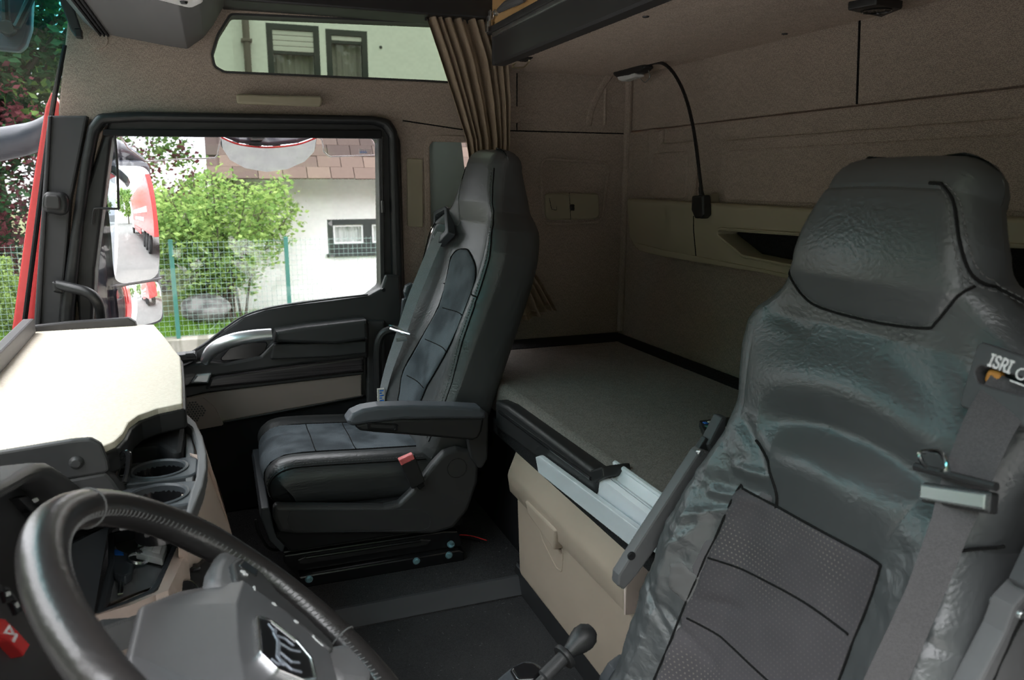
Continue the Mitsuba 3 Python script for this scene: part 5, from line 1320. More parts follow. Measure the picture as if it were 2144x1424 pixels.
bc = [[(-0.2245, 0.0016)][0], [(-0.2230, -0.0455)][0], [(-0.2253, -0.1077)][0], [(-0.2279, -0.1598)][0], [(-0.2276, -0.2354)][0], [(-0.2225, -0.3211)][0], [(-0.2146, -0.3942)][0]]
lift_ = [0.006, 0.024, 0.034, 0.04, 0.045, 0.05, 0.05]
bpts = [D3(u, v, l) for (u, v), l in zip(bc, lift_)]
part(dbelt, 'webbing', ribbon(bpts, [(1, .0, .25), (1, 0., .25), (1, 0.1, .3), (1, .5, .3), (0.9, .8, .35), (.9, .9, .4), (.9, .9, .4)], [0.028, 0.027, 0.025, 0.018, 0.017, 0.019, 0.020], 0.0025), 'belt', 'grey woven webbing')
cc_ = [(-0.2266, -0.1274)][0]
cu = np.array([(-0.1977, -0.1356), (-0.2560, -0.1218)]); cdir = cu[1] - cu[0]; cdir /= np.linalg.norm(cdir); cn_ = np.array([cdir[1], -cdir[0]]); cn_ = cn_ if cn_[1] > 0 else -cn_
def cquad(a0, a1, b0, b1):
    o = np.array(cc_)
    return sg.Polygon([o + cdir * a + cn_ * b for a, b in ((a0, b0), (a1, b0), (a1, b1), (a0, b1))])
part(dbelt, 'clip', prism(rnd(cquad(-.037, .037, -.008, .008), 0.002), fr_, 0.024, 0.036, 0.002, O=PLO), 'steel', 'bright metal belt clip')
part(dbelt, 'clip_edge', prism(rnd(cquad(-.039, .039, -.011, .011), 0.003), fr_, 0.018, 0.030, 0.002, O=PLO), 'black')
part(dbelt, 'clip_bar', tube([D3(*(np.array(cc_) + cdir * -.047 + cn_ * .026), .048), D3(*(np.array(cc_) + cdir * .045 + cn_ * .016), .048)], 0.0048, 10), 'black', 'dark clip bar')
part(dbelt, 'clip_loop', tube(smoothpath([D3(*(np.array(cc_) + cdir * a + cn_ * b), .05) for a, b in ((-.042, .040), (-.018, .044), (-.008, .026), (-.028, .024))], 5, True), 0.0026, 8, closed=True), 'chrome', 'chrome clip loop')

# ------------------------------------------------------------------ dashboard
def hull(*pts):
    return trimesh.Trimesh(np.vstack(pts)).convex_hull if False else trimesh.convex.convex_hull(np.vstack([np.asarray(p, float).reshape(-1, 3) for p in pts]))
da = thing('dashboard', 'black dashboard body with beige centre console and air vents', 'dashboard')
part(da, 'body', prism(rnd(sg.Polygon([(0.585, 0.60), (0.40, 0.60), (0.27, 0.57), (0.25, 0.42), (0.33, 0.12), (0.585, 0.0)]), 0.02), 'x', 0.43, 2.40, 0.01), 'black', 'black dashboard body')
part(da, 'right_body', prism(rnd(sg.Polygon([(2.6284, 0.2393), (2.1769, 0.1368), (1.6990, 0.0914), (1.5617, 0.0852), (1.3942, 0.0861), (1.4898, 0.1295), (1.4826, 0.1837), (1.6381, 0.2895), (2.5435, 0.4235)]), 0.01), 'z', 0.50, 0.60, 0.01), 'black_matte', 'dark recess above the cup holders')
part(da, 'inner_wall', prism(rnd(sg.Polygon([(0.1815, 0.5572), (0.0969, 0.5737), (0.1013, 0.5055), (0.1795, 0.4975)]), 0.006), 'x', 1.70, 1.74, 0.004), 'panel', 'dark compartment wall')
part(da, 'vent_frame', join(tube(smoothpath([(1.3400, 0.1745, 0.6285), (1.3400, 0.1652, 0.6386), (1.3300, 0.1590, 0.6356), (1.3100, 0.1601, 0.6186), (1.3000, 0.1646, 0.6030)], 5), 0.005, 8), tube([(1.3400, 0.1781, 0.6184), (1.3100, 0.1835, 0.5858)], 0.004, 8)), 'black_gloss', 'glossy vent frame')
for k in range(4):
    part(da, 'vent_slat', box(np.array((1.3400, 0.1830, 0.6109)) + (-.004, -.016, -.012 - .014 * k), np.array((1.3400, 0.1830, 0.6109)) + (.03, .012, -.008 - .014 * k), 0.001), 'black_gloss')
part(da, 'side_cheek', prism(rnd(sg.Polygon([(0.2440, 0.6196), (0.1897, 0.6239), (0.1803, 0.6092), (0.1668, 0.5793), (0.1711, 0.5314), (0.2460, 0.5356)]), 0.006), 'x', 1.30, 1.40, 0.006), 'panel')
rimo = [(1.6917, 0.0911), (1.6031, 0.0673), (1.5041, 0.0529), (1.4045, 0.0455), (1.3185, 0.0448), (1.2399, 0.0498), (1.1696, 0.0587), (1.1166, 0.0664), (1.1291, 0.0730), (1.2205, 0.0679), (1.2908, 0.0611), (1.3844, 0.0599), (1.4797, 0.0649), (1.5673, 0.0752), (1.6004, 0.0865)]
part(da, 'console_rim', prism(rnd(sg.Polygon(rimo), 0.003), 'z', 0.578, 0.602, 0.004, 3), 'console_grey', 'grey curved rim of the console')
part(da, 'rim_pocket', prism(rnd(sg.Polygon([(1.5954, 0.0875), (1.5695, 0.0764), (1.4847, 0.0686), (1.3677, 0.0653), (1.2798, 0.0692), (1.2508, 0.0740), (1.3382, 0.0794)]), 0.002), 'z', 0.57, 0.585, 0.002), 'console_grey', 'grey pocket beside the cup holders')
top = np.array([(1.6892, 0.0727, 0.5760), (1.5813, 0.0565, 0.5760), (1.4762, 0.0478, 0.5760), (1.3859, 0.0471, 0.5760), (1.3032, 0.0523, 0.5760), (1.2257, 0.0623, 0.5760), (1.1546, 0.0744, 0.5760)])
bot = np.array([(1.5882, 0.0326, 0.4400), (1.5820, 0.0237, 0.4000), (1.5801, 0.0155, 0.3600), (1.5640, 0.0200, 0.3400), (1.5082, 0.0420, 0.3400), (1.4582, 0.0675, 0.3400), (1.4300, 0.0917, 0.3400)])
inn = top + (0.0, 0.010, 0.0)
part(da, 'console_side', hull(top, bot, inn, bot + (0, .02, 0)), 'beige_dash', 'beige side of the console')
part(da, 'console_wing', hull(np.array([(1.4124, 0.0454, 0.5920), (1.3992, 0.0383, 0.5700), (1.4724, 0.0293, 0.5000)]), np.array([(1.5801, 0.0155, 0.3600), (1.5856, 0.0235, 0.3620), (1.5717, 0.0284, 0.4000)]), np.array([(1.4124, 0.0454, 0.5920), (1.5717, 0.0284, 0.4000), (1.5856, 0.0235, 0.3620)]) + (0.03, 0.03, 0)), 'beige_dash')
part(da, 'console_slot', hull(np.array([(1.5208, 0.0444, 0.4520), (1.5196, 0.0409, 0.4520), (1.5740, 0.0264, 0.3760), (1.5689, 0.0370, 0.3800)]) + (-.006, -.006, .0), np.array([(1.5208, 0.0444, 0.4520), (1.5740, 0.0264, 0.3760), (1.5689, 0.0370, 0.3800)]) + (.02, .012, 0)), 'black_matte', 'dark slot')
# key tray, beige console front
tray = rnd(sg.Polygon([(1.4206, 0.2148), (1.4411, 0.1608), (1.3347, 0.0987), (1.2999, 0.1031), (1.2032, 0.1177), (1.1797, 0.1268), (1.1573, 0.1582), (1.1416, 0.1957), (1.1430, 0.1995), (1.3021, 0.2016)]), 0.006)
part(da, 'key_tray', prism(tray, 'z', 0.40, 0.452, 0.003), 'tray_rubber', 'dark rubbery tray floor')
part(da, 'tray_rim', prism(tray.difference(tray.buffer(-0.010)), 'z', 0.44, 0.472, 0.003), 'panel_blue', 'blue-grey tray rim')
part(da, 'stack_face', hull(np.array([(1.2579, 0.2403, 0.5300), (1.3124, 0.1958, 0.5300), (1.3940, 0.2138, 0.4800), (1.1317, 0.2000, 0.4750), (1.1336, 0.2121, 0.4750), (1.1613, 0.2290, 0.5000)]), np.array([(1.2579, 0.2403, 0.5300), (1.3124, 0.1958, 0.5300), (1.1317, 0.2000, 0.4750)]) + (0.05, 0.04, -0.03)), 'panel_blue', 'sloping dark centre stack')
part(da, 'console_beam', hull(np.array([(1.3261, 0.0988, 0.4740), (1.3020, 0.0833, 0.4740), (1.1704, 0.1065, 0.4740), (1.1620, 0.1228, 0.4740), (1.1921, 0.1168, 0.4740)]), np.array([(1.3261, 0.0988, 0.4740), (1.3020, 0.0833, 0.4740), (1.1704, 0.1065, 0.4740), (1.1620, 0.1228, 0.4740)]) + (0, 0, -0.07)), 'beige_dash', 'beige edge of the key tray')
part(da, 'console_front', hull(np.array([(1.1346, 0.2007, 0.4720), (1.1404, 0.1809, 0.4720), (1.1434, 0.1553, 0.4740), (1.1650, 0.1229, 0.4740), (1.1732, 0.1059, 0.4740)]), np.array([(1.2335, 0.1239, 0.4000), (1.2495, 0.1194, 0.3800), (1.2182, 0.1815, 0.3300), (1.2199, 0.1944, 0.3500)]), np.array([(1.1404, 0.1809, 0.4720), (1.1732, 0.1059, 0.4740), (1.2495, 0.1194, 0.3800), (1.2182, 0.1815, 0.3300)]) + (0.06, 0.02, -0.02)), 'beige_dash', 'beige front of the console below the tray')
part(da, 'knob_recess', hull(np.array([(1.3978, 0.0887, 0.4300), (1.3783, 0.0365, 0.4300), (1.3314, 0.0326, 0.3800), (1.2730, 0.1208, 0.3600), (1.2693, 0.1247, 0.3800), (1.2705, 0.1172, 0.4200)]), np.array([(1.3978, 0.0887, 0.4300), (1.3783, 0.0365, 0.4300), (1.2730, 0.1208, 0.3600)]) + (0.08, 0, -0.05)), 'black', 'dark recess with the round switch')
kq = np.array((1.2658, 0.1051, 0.4100)); kd = np.array([-0.55, -0.62, 0.45]); kd /= np.linalg.norm(kd)
part(da, 'round_switch', lathe([(0, .03), (.019, .03), (.021, .026), (.021, -.02)], kq, kd, 28), 'black_matte', 'round ribbed switch')
part(da, 'switch_ring', lathe([(.0195, .0305), (.0215, .030), (.0222, .026), (.0215, .022)], kq, kd, 28), 'chrome', 'chrome ring of the switch')
for (px_, c_) in ((0, 0.435), (1, 0.425)):
    o = np.array([(1.3563, 0.0791, 0.4300), (1.3180, 0.0730, 0.4300)][px_])
    part(da, 'mini_button', box(o + (-.008, -.006, -.002), o + (.008, .006, .006), 0.002), 'black_gloss')
# instrument binnacle
hood = rnd(sg.Polygon([(0.7662, 0.7930), (0.9424, 0.7523), (1.0585, 0.7295), (1.1172, 0.7089), (1.1810, 0.6760), (1.4492, 0.5221), (1.6750, 0.3739), (1.4525, 0.4490), (1.3050, 0.5364), (1.1935, 0.6165), (1.1105, 0.6772), (1.0624, 0.7032), (0.9929, 0.7236), (0.7586, 0.7763)]), 0.006)
part(da, 'cluster_hood', prism(hood, 'y', 0.225, 0.40, 0.012, 4), 'panel', 'dark hood of the instrument cluster')
part(da, 'cluster_face', prism(rnd(sg.Polygon([(0.7910, 0.7722), (1.1015, 0.6945), (1.2393, 0.6135), (1.4160, 0.4953), (1.6379, 0.3474), (1.4901, 0.3699), (1.2603, 0.0632), (0.6933, 0.5540)]), 0.006), 'y', 0.26, 0.34, 0.004), 'black', 'black instrument and switch face')
part(da, 'cluster_step', prism(rnd(sg.Polygon([(0.7371, 0.7312), (0.9266, 0.6342), (0.9815, 0.5689), (1.1410, 0.3796), (0.9639, 0.4482), (0.7076, 0.6652)]), 0.004), 'y', 0.24, 0.27, 0.004), 'panel')
def on_face(px_list, y0, y1, m, name, lab=None, bev=0.002):
    return part(da, name, prism(px_list, 'y', y0, y1, bev), m, lab)
for pq in ([(1.0448, 0.6910), (1.0878, 0.6778), (1.1392, 0.6385), (1.0959, 0.6511)], [(1.0910, 0.6531), (1.1340, 0.6407), (1.1908, 0.5971), (1.1431, 0.6120)]):
    on_face(pq, 0.250, 0.262, 'black_gloss', 'key_switch', None)
for pq in ([(0.8404, 0.6787), (0.8836, 0.6605), (0.8955, 0.6445), (0.8500, 0.6622)], [(0.8823, 0.6503), (0.9058, 0.6402), (0.9213, 0.6205), (0.8895, 0.6333)], [(0.9059, 0.6244), (0.9278, 0.6159), (0.9475, 0.5922), (0.9200, 0.6017)]):
    on_face(pq, 0.236, 0.246, 'black_gloss', 'rocker_switch', 'small black rocker switch')
for pq in ([(1.0484, 0.6854), (1.0679, 0.6802), (1.0754, 0.6733), (1.0556, 0.6787)], [(1.0923, 0.6613), (1.1085, 0.6574), (1.1187, 0.6479), (1.1021, 0.6520)], [(0.8915, 0.6442), (0.9051, 0.6381), (0.9065, 0.6329), (0.8927, 0.6386)], [(0.9175, 0.6167), (0.9272, 0.6138), (0.9318, 0.6054), (0.9223, 0.6090)]):
    on_face(pq, 0.2352, 0.2368, 'mark', 'switch_symbol', 'pale printed symbol', 0.0)
hz = on_face([(0.7914, 0.6715), (0.8489, 0.6359), (0.8818, 0.6049), (0.9228, 0.5622), (0.8921, 0.5670), (0.8616, 0.5992), (0.8133, 0.6398), (0.7853, 0.6593)], 0.228, 0.245, 'red_plastic', 'hazard_switch', 'red hazard light switch')
tri_o, tri_i = sg.Polygon([(0.8346, 0.6282), (0.8566, 0.6249), (0.8706, 0.6047)]), sg.Polygon([(0.8440, 0.6237), (0.8551, 0.6220), (0.8620, 0.6120)])
part(hz, 'symbol', prism(tri_o.difference(tri_i), 'y', 0.2272, 0.2285, 0.0), 'white', 'white triangle symbol')
part(hz, 'symbol', prism([(0.8584, 0.6055), (0.8748, 0.6045), (0.8806, 0.5994), (0.8640, 0.6004)], 'y', 0.2272, 0.2285, 0.0), 'white')

# tray board on the dash
st_ = thing('dash_tray', 'add-on dashboard table topped with a cream woven mat', 'table')
tp = rnd(sg.Polygon([(2.4635, 0.5089), (2.4569, 0.3688), (2.4480, 0.2392), (2.4384, 0.1921), (2.2747, 0.1603), (1.9557, 0.1033), (1.7481, 0.0929), (1.5333, 0.0846), (1.5123, 0.1259), (1.4790, 0.1549), (1.4388, 0.1666), (1.3765, 0.1696), (1.3362, 0.1781), (1.3149, 0.1927), (1.3359, 0.3356), (1.3447, 0.4537)]), 0.006)
part(st_, 'mat', prism(tp, 'z', 0.648, 0.661, 0.003), 'tray_mat', 'cream woven mat')
part(st_, 'board', prism(tp.buffer(0.005), 'z', 0.612, 0.650, 0.005, 3), 'black', 'black tray board')
part(st_, 'front_plate', prism(rnd(sg.Polygon([(0.4792, 0.6653), (0.3868, 0.6698), (0.2314, 0.6812), (0.2054, 0.6804), (0.1920, 0.6695), (0.1854, 0.6414), (0.1848, 0.6256), (0.1885, 0.6221), (0.2441, 0.6189), (0.4878, 0.6013)]), 0.008), 'x', 1.298, 1.312, 0.004), 'panel', 'dark upright plate on the near side of the tray')
part(st_, 'plate_knob', lathe([(0, .006), (.006, .0055), (.010, .002), (.011, -.002)], (1.2970, 0.2281, 0.6449), (-1, 0, 0), 20), 'panel', 'round plate fastener')
part(st_, 'far_rim', prism(rnd(sg.Polygon([(0.5224, 0.6625), (0.5049, 0.6773), (0.3997, 0.6840), (0.2548, 0.6860), (0.2386, 0.6739), (0.2351, 0.6569), (0.4961, 0.6526)]), 0.004), 'x', 2.43, 2.45, 0.005), 'panel', 'raised black far rim')
ra, rb = np.array((2.4071, 0.4970, 0.6720)), np.array((1.3195, 0.4446, 0.6720))
rdv = (rb - ra) / np.linalg.norm(rb - ra); rn = np.cross(rdv, [0, 0, 1.])
part(st_, 'window_rim', prism([(0, -0.014), (np.linalg.norm(rb - ra), -0.014), (np.linalg.norm(rb - ra), 0.014), (0, 0.014)], (rdv, rn, np.array([0, 0, 1.]) if np.dot(np.cross(rdv, rn), [0, 0, 1.]) > 0 else np.array([0, 0, -1.])), -0.03, 0.012, 0.005, O=ra), 'console_grey', 'grey rim along the windscreen')

# cup holders
for i, (c, lab) in enumerate((((1.3867, 0.1223, 0.5850), 'black folding cup holder, the farther of the two beside the console rim'), ((1.2650, 0.1172, 0.5850), 'black folding cup holder, the nearer of the two right behind the steering wheel rim'))):
    ch = thing('cup_holder', lab, 'cup holder', 'cup holders on the dashboard')
    c = np.array(c)
    sq = rnd(sg.box(c[0] - 0.052, c[1] - 0.062, c[0] + 0.05, c[1] + 0.06), 0.022)
    hole = sg.Point(c[0], c[1]).buffer(0.041, quad_segs=10)
    part(ch, 'plate', prism(sq.difference(hole), 'z', 0.568, 0.588, 0.004, 3), 'panel_blue', 'rounded plate with a round opening')
    part(ch, 'ring', lathe([(.041, -.012), (.0405, .002), (.043, .005), (.047, .004), (.048, 0)], (c[0], c[1], 0.586), (0, 0, 1), 36), 'panel_blue', 'raised ring')
    part(ch, 'cup', lathe([(.041, .0), (.037, -.06), (0.0, -.062)], (c[0], c[1], 0.58), (0, 0, 1), 28), 'black_gloss', 'cup well')
    for a in (0.6, 2.7, 4.8):
        q = c + (0.033 * math.cos(a), 0.033 * math.sin(a), -0.03)
        part(ch, 'gripper', box(q + (-.006, -.006, -.02), q + (.006, .006, .012), 0.003), 'panel', 'spring gripper')
    part(ch, 'front_bar', box((c[0] - 0.056, c[1] - 0.055, 0.560), (c[0] - 0.049, c[1] + 0.05, 0.580), 0.003), 'hub_grey', 'grey front bar')

# keys
ky = thing('ignition_key', 'black ignition key with a steel blade lying in the centre tray', 'key')
kc_ = np.array((1.2879, 0.1814, 0.4650))
ang = math.radians(8)
kp = rnd(sg.Polygon([(1.3390, 0.2008), (1.3505, 0.1935), (1.3333, 0.1762), (1.2943, 0.1643), (1.2580, 0.1639), (1.2453, 0.1722), (1.2674, 0.1891), (1.3007, 0.1994)]), 0.003)
part(ky, 'head', prism(kp, 'z', 0.455, 0.470, 0.004, 3), 'panel_blue', 'black key head')
part(ky, 'blade', prism([(1.2667, 0.1852), (1.2578, 0.1742), (1.2125, 0.1718), (1.2124, 0.1796)], 'z', 0.456, 0.460, 0.001), 'chrome', 'steel key blade')
part(ky, 'groove', prism([(1.2567, 0.1807), (1.2559, 0.1786), (1.2151, 0.1759), (1.2156, 0.1773)], 'z', 0.460, 0.461, 0.0003), 'steel')
k2 = thing('small_key', 'small key with a bright blue head above the ignition key', 'key')
part(k2, 'head', prism(rnd(sg.Polygon([(1.3483, 0.1990), (1.3520, 0.1944), (1.3345, 0.1813), (1.3219, 0.1808), (1.3289, 0.1948)]), 0.001), 'z', 0.463, 0.471, 0.002), 'blue_plastic', 'blue plastic key head')
part(k2, 'blade', prism([(1.3959, 0.2101), (1.3967, 0.2072), (1.3560, 0.1935), (1.3533, 0.1961)], 'z', 0.464, 0.468, 0.0005), 'steel', 'thin steel blade')
kr = thing('key_ring', 'steel split ring joining the keys and the tag', 'key ring')
rc = np.array((1.3054, 0.1584, 0.4680)); a_ = np.arange(40) * 2 * np.pi / 40
part(kr, 'ring', join(tube(rc + np.stack([0.0175 * np.cos(a_), 0.0150 * np.sin(a_), 0.004 * np.sin(a_)], 1), 0.0016, 8, closed=True), tube(rc + (0, 0, .003) + np.stack([0.0168 * np.cos(a_), 0.0145 * np.sin(a_), 0.004 * np.sin(a_)], 1), 0.0014, 8, closed=True)), 'chrome', 'steel ring')
part(kr, 'chain', tube(smoothpath([(1.3147, 0.1539, 0.4720), (1.3227, 0.1598, 0.4760), (1.3396, 0.1529, 0.4720)], 5), 0.0035, 8), 'chrome')
kt = thing('key_tag', 'clear acrylic key tag with white paper inserts', 'key tag')
part(kt, 'case', prism(rnd(sg.Polygon([(1.3698, 0.1608), (1.3303, 0.1158), (1.2784, 0.1202), (1.3187, 0.1624)]), 0.002), 'z', 0.462, 0.474, 0.002), 'lamp_white', 'clear case')
part(kt, 'paper', prism([(1.3538, 0.1493), (1.3435, 0.1369), (1.3151, 0.1393), (1.3269, 0.1516)], 'z', 0.474, 0.4752, 0.0002), 'white', 'white paper insert')
part(kt, 'paper', prism([(1.3407, 0.1345), (1.3308, 0.1230), (1.2992, 0.1255), (1.3127, 0.1377)], 'z', 0.474, 0.4752, 0.0002), 'white')

# ------------------------------------------------------------------ steering wheel
WC, W1_, W2_ = np.array([0.735, -0.005, 0.613]), np.array([0.99792, 0.0, -0.06445]), np.array([0.04412, 0.72898, 0.68311])
W3_ = np.cross(W1_, W2_)
def wp3(u, v, n=0.0):
    return WC + W1_ * u + W2_ * v + W3_ * n
sw_ = thing('steering_wheel', 'leather-wrapped steering wheel with grey hub in the foreground', 'steering wheel')
R = 0.225
ta = np.linspace(0, 2 * np.pi, 181)[:-1]
rr = 0.0192 + 0.0015 * np.exp(-(np.sin(ta - 0.3) / 0.18) ** 2)
rim = tube([wp3(R * math.cos(t), R * math.sin(t)) for t in ta], rr, 24, closed=True, up=W3_)
part(sw_, 'rim', rim, 'leather_rim', 'black leather rim', None, True)
for t in (1.13, 2.6, 4.2, 5.6):
    cen = np.array(wp3(R * math.cos(t), R * math.sin(t)))
    er = np.array(wp3(math.cos(t), math.sin(t))) - WC
    aa_ = np.arange(25) * 2 * np.pi / 24
    part(sw_, 'rim_seam', tube([cen + er * 0.0197 * math.cos(b) + W3_ * 0.0197 * math.sin(b) for b in aa_[:-1]], 0.0010, 6, closed=True), 'thread', 'stitched joint of the rim leather')
sts = []
for t in np.arange(0, 2 * np.pi, 0.0068 / 0.209):
    er = np.array(wp3(math.cos(t), math.sin(t))) - WC
    et = np.cross(W3_, er)
    o = np.array(wp3(R * math.cos(t), R * math.sin(t))) + (-er * 0.93 + W3_ * 0.36) * 0.0193
    sts.append(tube([o + W3_ * 0.0042 - et * .0016 + er * .001, o - er * 0.0012, o - W3_ * 0.0042 + et * .0016 + er * .001], 0.0008, 4))
part(sw_, 'rim_stitching', join(*sts), 'thread', 'cross stitching along the inside of the rim', 'stuff')
fw_ = (W1_, W2_, W3_)
def ball_hull(pts, r):
    ico = trimesh.creation.icosphere(2, r).vertices
    return hull(*[ico + np.array(wp3(*p)) for p in pts])
low_ = [(-.165, .02), (-.125, .070), (-.05, .098), (.05, .096), (.125, .060), (.160, .02), (.145, -.05), (.10, -.105), (-.10, -.105), (-.145, -.05)]
top_ = [(-.125, .022), (-.04, .030), (.05, .030), (.120, .018), (.110, -.035), (.075, -.092), (-.075, -.092), (-.112, -.035)]
part(sw_, 'hub', ball_hull([(u, v, -0.040) for u, v in low_] + [(u, v, 0.004) for u, v in top_], 0.010), 'hub_grey', 'wedge-shaped grey airbag hub', None, 40)
BT = 0.0142
for s_ in (1, -1):
    def sp2(pts, r=0.006):
        return rnd(sg.Polygon([(s_ * a, b) for a, b in pts]), r)
    part(sw_, 'spoke', prism(sp2([(.10, .055), (.15, .052), (.214, .040), (.216, -.015), (.17, -.025), (.10, -.03)], .012), fw_, -0.020, 0.006, 0.010, 4, O=WC), 'spoke_grey', 'grey upper spoke')
    part(sw_, 'spoke', prism(sp2([(.07, -.09), (.115, -.105), (.165, -.145), (.135, -.185), (.085, -.165), (.05, -.12)], .010), fw_, -0.020, 0.006, 0.010, 4, O=WC), 'spoke_grey', 'grey lower spoke')
    bz = part(sw_, 'button_strip', prism(sp2([(.118, .030), (.160, .034), (.196, .022), (.190, -.012), (.162, -.032), (.142, -.072), (.112, -.110), (.088, -.105), (.112, -.045)]), fw_, -0.004, 0.0125, 0.004, 3, O=WC), 'panel', 'dark strip of steering wheel buttons')
    part(bz, 'plus_pad', prism(sp2([(.160, .026), (.186, .018), (.184, -.004), (.160, .000)], .004), fw_, 0.011, 0.0138, 0.0015, O=WC), 'black_gloss', 'glossy plus and minus button')
for nm, pp, kind in (('plus', [(0.1474, 0.0184)][0], 1), ('minus', [(0.1198, 0.0057)][0], 0), ('phone', [(0.1102, -0.0209)][0], 2), ('phone', [(0.0995, -0.0508)][0], 2), ('horn', [(0.0855, -0.0775)][0], 3)):
    for s_ in (1, -1):
        x_, y_ = s_ * pp[0], pp[1]
        q = sg.box(x_ - .0048, y_ - .0011, x_ + .0048, y_ + .0011) if kind < 2 else sg.Point(x_, y_).buffer(0.0032) if kind == 2 else sg.LineString([(x_ - s_ * .006, y_ - .008), (x_ - s_ * .003, y_ - .002), (x_ + s_ * .002, y_ + .004), (x_ + s_ * .005, y_ + .003)]).buffer(0.0014)
        if kind == 1:
            q = q.union(sg.box(x_ - .0011, y_ - .0048, x_ + .0011, y_ + .0048))
        part(sw_, 'button_mark', prism(q, fw_, 0.0120, 0.0145, 0.0, O=WC), 'mark', 'white ' + nm + ' mark')
bd_ = rnd(sg.Polygon([(-.034, .008), (.041, .007), (.051, -.010), (.040, -.042), (.020, -.058), (-.018, -.058), (-.036, -.042), (-.046, -.010)]), 0.003)
bg = part(sw_, 'badge', prism(bd_, fw_, 0.010, 0.0165, 0.0015, O=WC), 'black_gloss', 'black badge')
part(bg, 'frame', prism(bd_.buffer(0.0025).difference(bd_.buffer(-0.0004)), fw_, 0.008, 0.0180, 0.001, O=WC), 'chrome', 'chrome badge frame')
L0 = [(-.030, -.018), (-.022, -.012), (-.006, -.014), (.012, -.016), (.026, -.012), (.036, -.014)]
lion = sg.LineString(L0).buffer(0.0022)
for q in ([(-.022, -.014), (-.030, -.028), (-.024, -.040)], [(-.008, -.015), (-.014, -.030), (-.006, -.040)], [(.012, -.016), (.012, -.032), (.020, -.044)], [(.024, -.014), (.030, -.026), (.026, -.036)], [(-.028, -.017), (-.036, -.012), (-.034, -.004)], [(.030, -.013), (.040, -.006)]):
    lion = lion.union(sg.LineString(q).buffer(0.0012))
part(bg, 'emblem', prism(lion, fw_, 0.0162, 0.0176, 0.0004, O=WC), 'badge_lion', 'grey striding lion emblem')
col = tube([wp3(0, 0, -0.04), wp3(0, 0.05, -0.18), wp3(0, 0.14, -0.36)], [0.05, 0.055, 0.06], 16)
part(sw_, 'column', col, 'black_matte', 'steering column')

# ------------------------------------------------------------------ bunk and fittings
MZ = 0.499
bu_ = thing('mattress', 'dark grey fabric mattress of the lower bunk', 'mattress')
mat_top = rnd(sg.Polygon([(0.46, -0.90), (1.075, -0.90), (1.085, -0.715), (2.42, -0.715), (2.47, -0.76), (2.47, -1.34), (0.46, -1.34)]), 0.012)
part(bu_, 'body', prism(mat_top, 'z', 0.40, MZ, 0.025, 5), 'mattress', 'dark grey fabric cover')
single('bunk_base', 'black bunk shelf carrying the mattress', 'bunk base', box((0.44, RY + 0.012, 0.36), (WX - 0.002, -0.70, 0.402), 0.004), 'black_cloth')
single('bunk_edge_liner', 'black cloth liner filling the gap between the mattress and the cab walls', 'liner', prism(sg.Polygon([(0.44, -1.42), (WX - 0.01, -1.42), (WX - 0.01, -0.74), (2.46, -0.74), (2.46, -1.335), (0.44, -1.335)]).buffer(-0.002), 'z', 0.402, 0.497, 0.012, 3), 'black_cloth')
rl = thing('bunk_rail', 'black guard rail on the front edge of the mattress', 'rail')
rpoly = rnd(sg.Polygon([(1.9520, 0.4767), (1.8682, 0.4861), (1.3299, 0.4923), (1.3383, 0.4461), (1.3507, 0.4329), (1.3930, 0.4225), (1.9529, 0.3982)]), 0.006)
part(rl, 'bar', prism(rpoly, 'y', -0.722, -0.680, 0.010, 3), 'black', 'black rail bar')
part(rl, 'end_cap', prism(rnd(sg.Polygon([(1.3874, 0.4746), (1.3123, 0.5128), (1.3030, 0.4920), (1.3726, 0.4432)]), 0.004), 'y', -0.745, -0.68, 0.005), 'black')
part(rl, 'ridge', tube([(1.9147, -0.6800, 0.4550), (1.3556, -0.6800, 0.4712)], 0.005, 8), 'black_gloss', 'raised ridge')
al_ = thing('bunk_profile', 'silver aluminium profile along the mattress edge beside the rail end', 'aluminium profile')
pa, pb_ = np.array((1.2892, -0.6656, 0.4900)), np.array((1.0108, -0.6762, 0.4900))
yy0 = -0.70
part(al_, 'channel', prism([(-0.725, 0.42), (-0.688, 0.42), (-0.688, 0.480), (-0.696, 0.487), (-0.702, 0.480), (-0.712, 0.486), (-0.725, 0.502)], 'x', 1.085, 1.345, 0.002), 'white_alu', 'bright aluminium channel')
part(al_, 'upper_edge', tube([(1.345, -0.728, 0.502), (1.085, -0.728, 0.502)], 0.006, 8), 'alu')
part(al_, 'ridge', tube([(1.345, -0.704, 0.484), (1.085, -0.704, 0.484)], 0.003, 8), 'alu')
# fridge box below
fr = thing('bunk_drawer', 'beige plastic drawer fridge under the bunk with a handle lip and silver top edge', 'drawer')
fbody = rnd(sg.Polygon([(1.9276, 0.2281), (1.8631, 0.0136), (1.6448, 0.0279), (1.2394, 0.0595), (1.1841, 0.0966), (1.1940, 0.2453), (1.2910, 0.2815), (1.3009, 0.2390)]), 0.004)
Xl, Xr = 1.86, 1.215
part(fr, 'front', prism(rnd(sg.Polygon([(Xl - 0.008, 0.245), (Xl - 0.03, 0.015), (1.12, 0.015), (Xr - 0.005, 0.245)]), 0.02), 'y', -0.86, -0.704, 0.012, 4), 'beige', 'beige drawer front')
part(fr, 'lid', prism([(-0.90, 0.42), (-0.745, 0.415), (-0.728, 0.400), (-0.688, 0.305), (-0.684, 0.290), (-0.690, 0.246), (-0.705, 0.240), (-0.90, 0.240)], 'x', Xr, Xl + 0.012, 0.010, 3), 'beige', 'beige drawer lid with sloped top')
part(fr, 'lid_end', prism([(-0.90, 0.425), (-0.742, 0.420), (-0.722, 0.404), (-0.682, 0.306), (-0.684, 0.246), (-0.90, 0.24)], 'x', Xr - 0.010, Xr - 0.002, 0.003), 'beige_dash', 'end cheek of the lid')
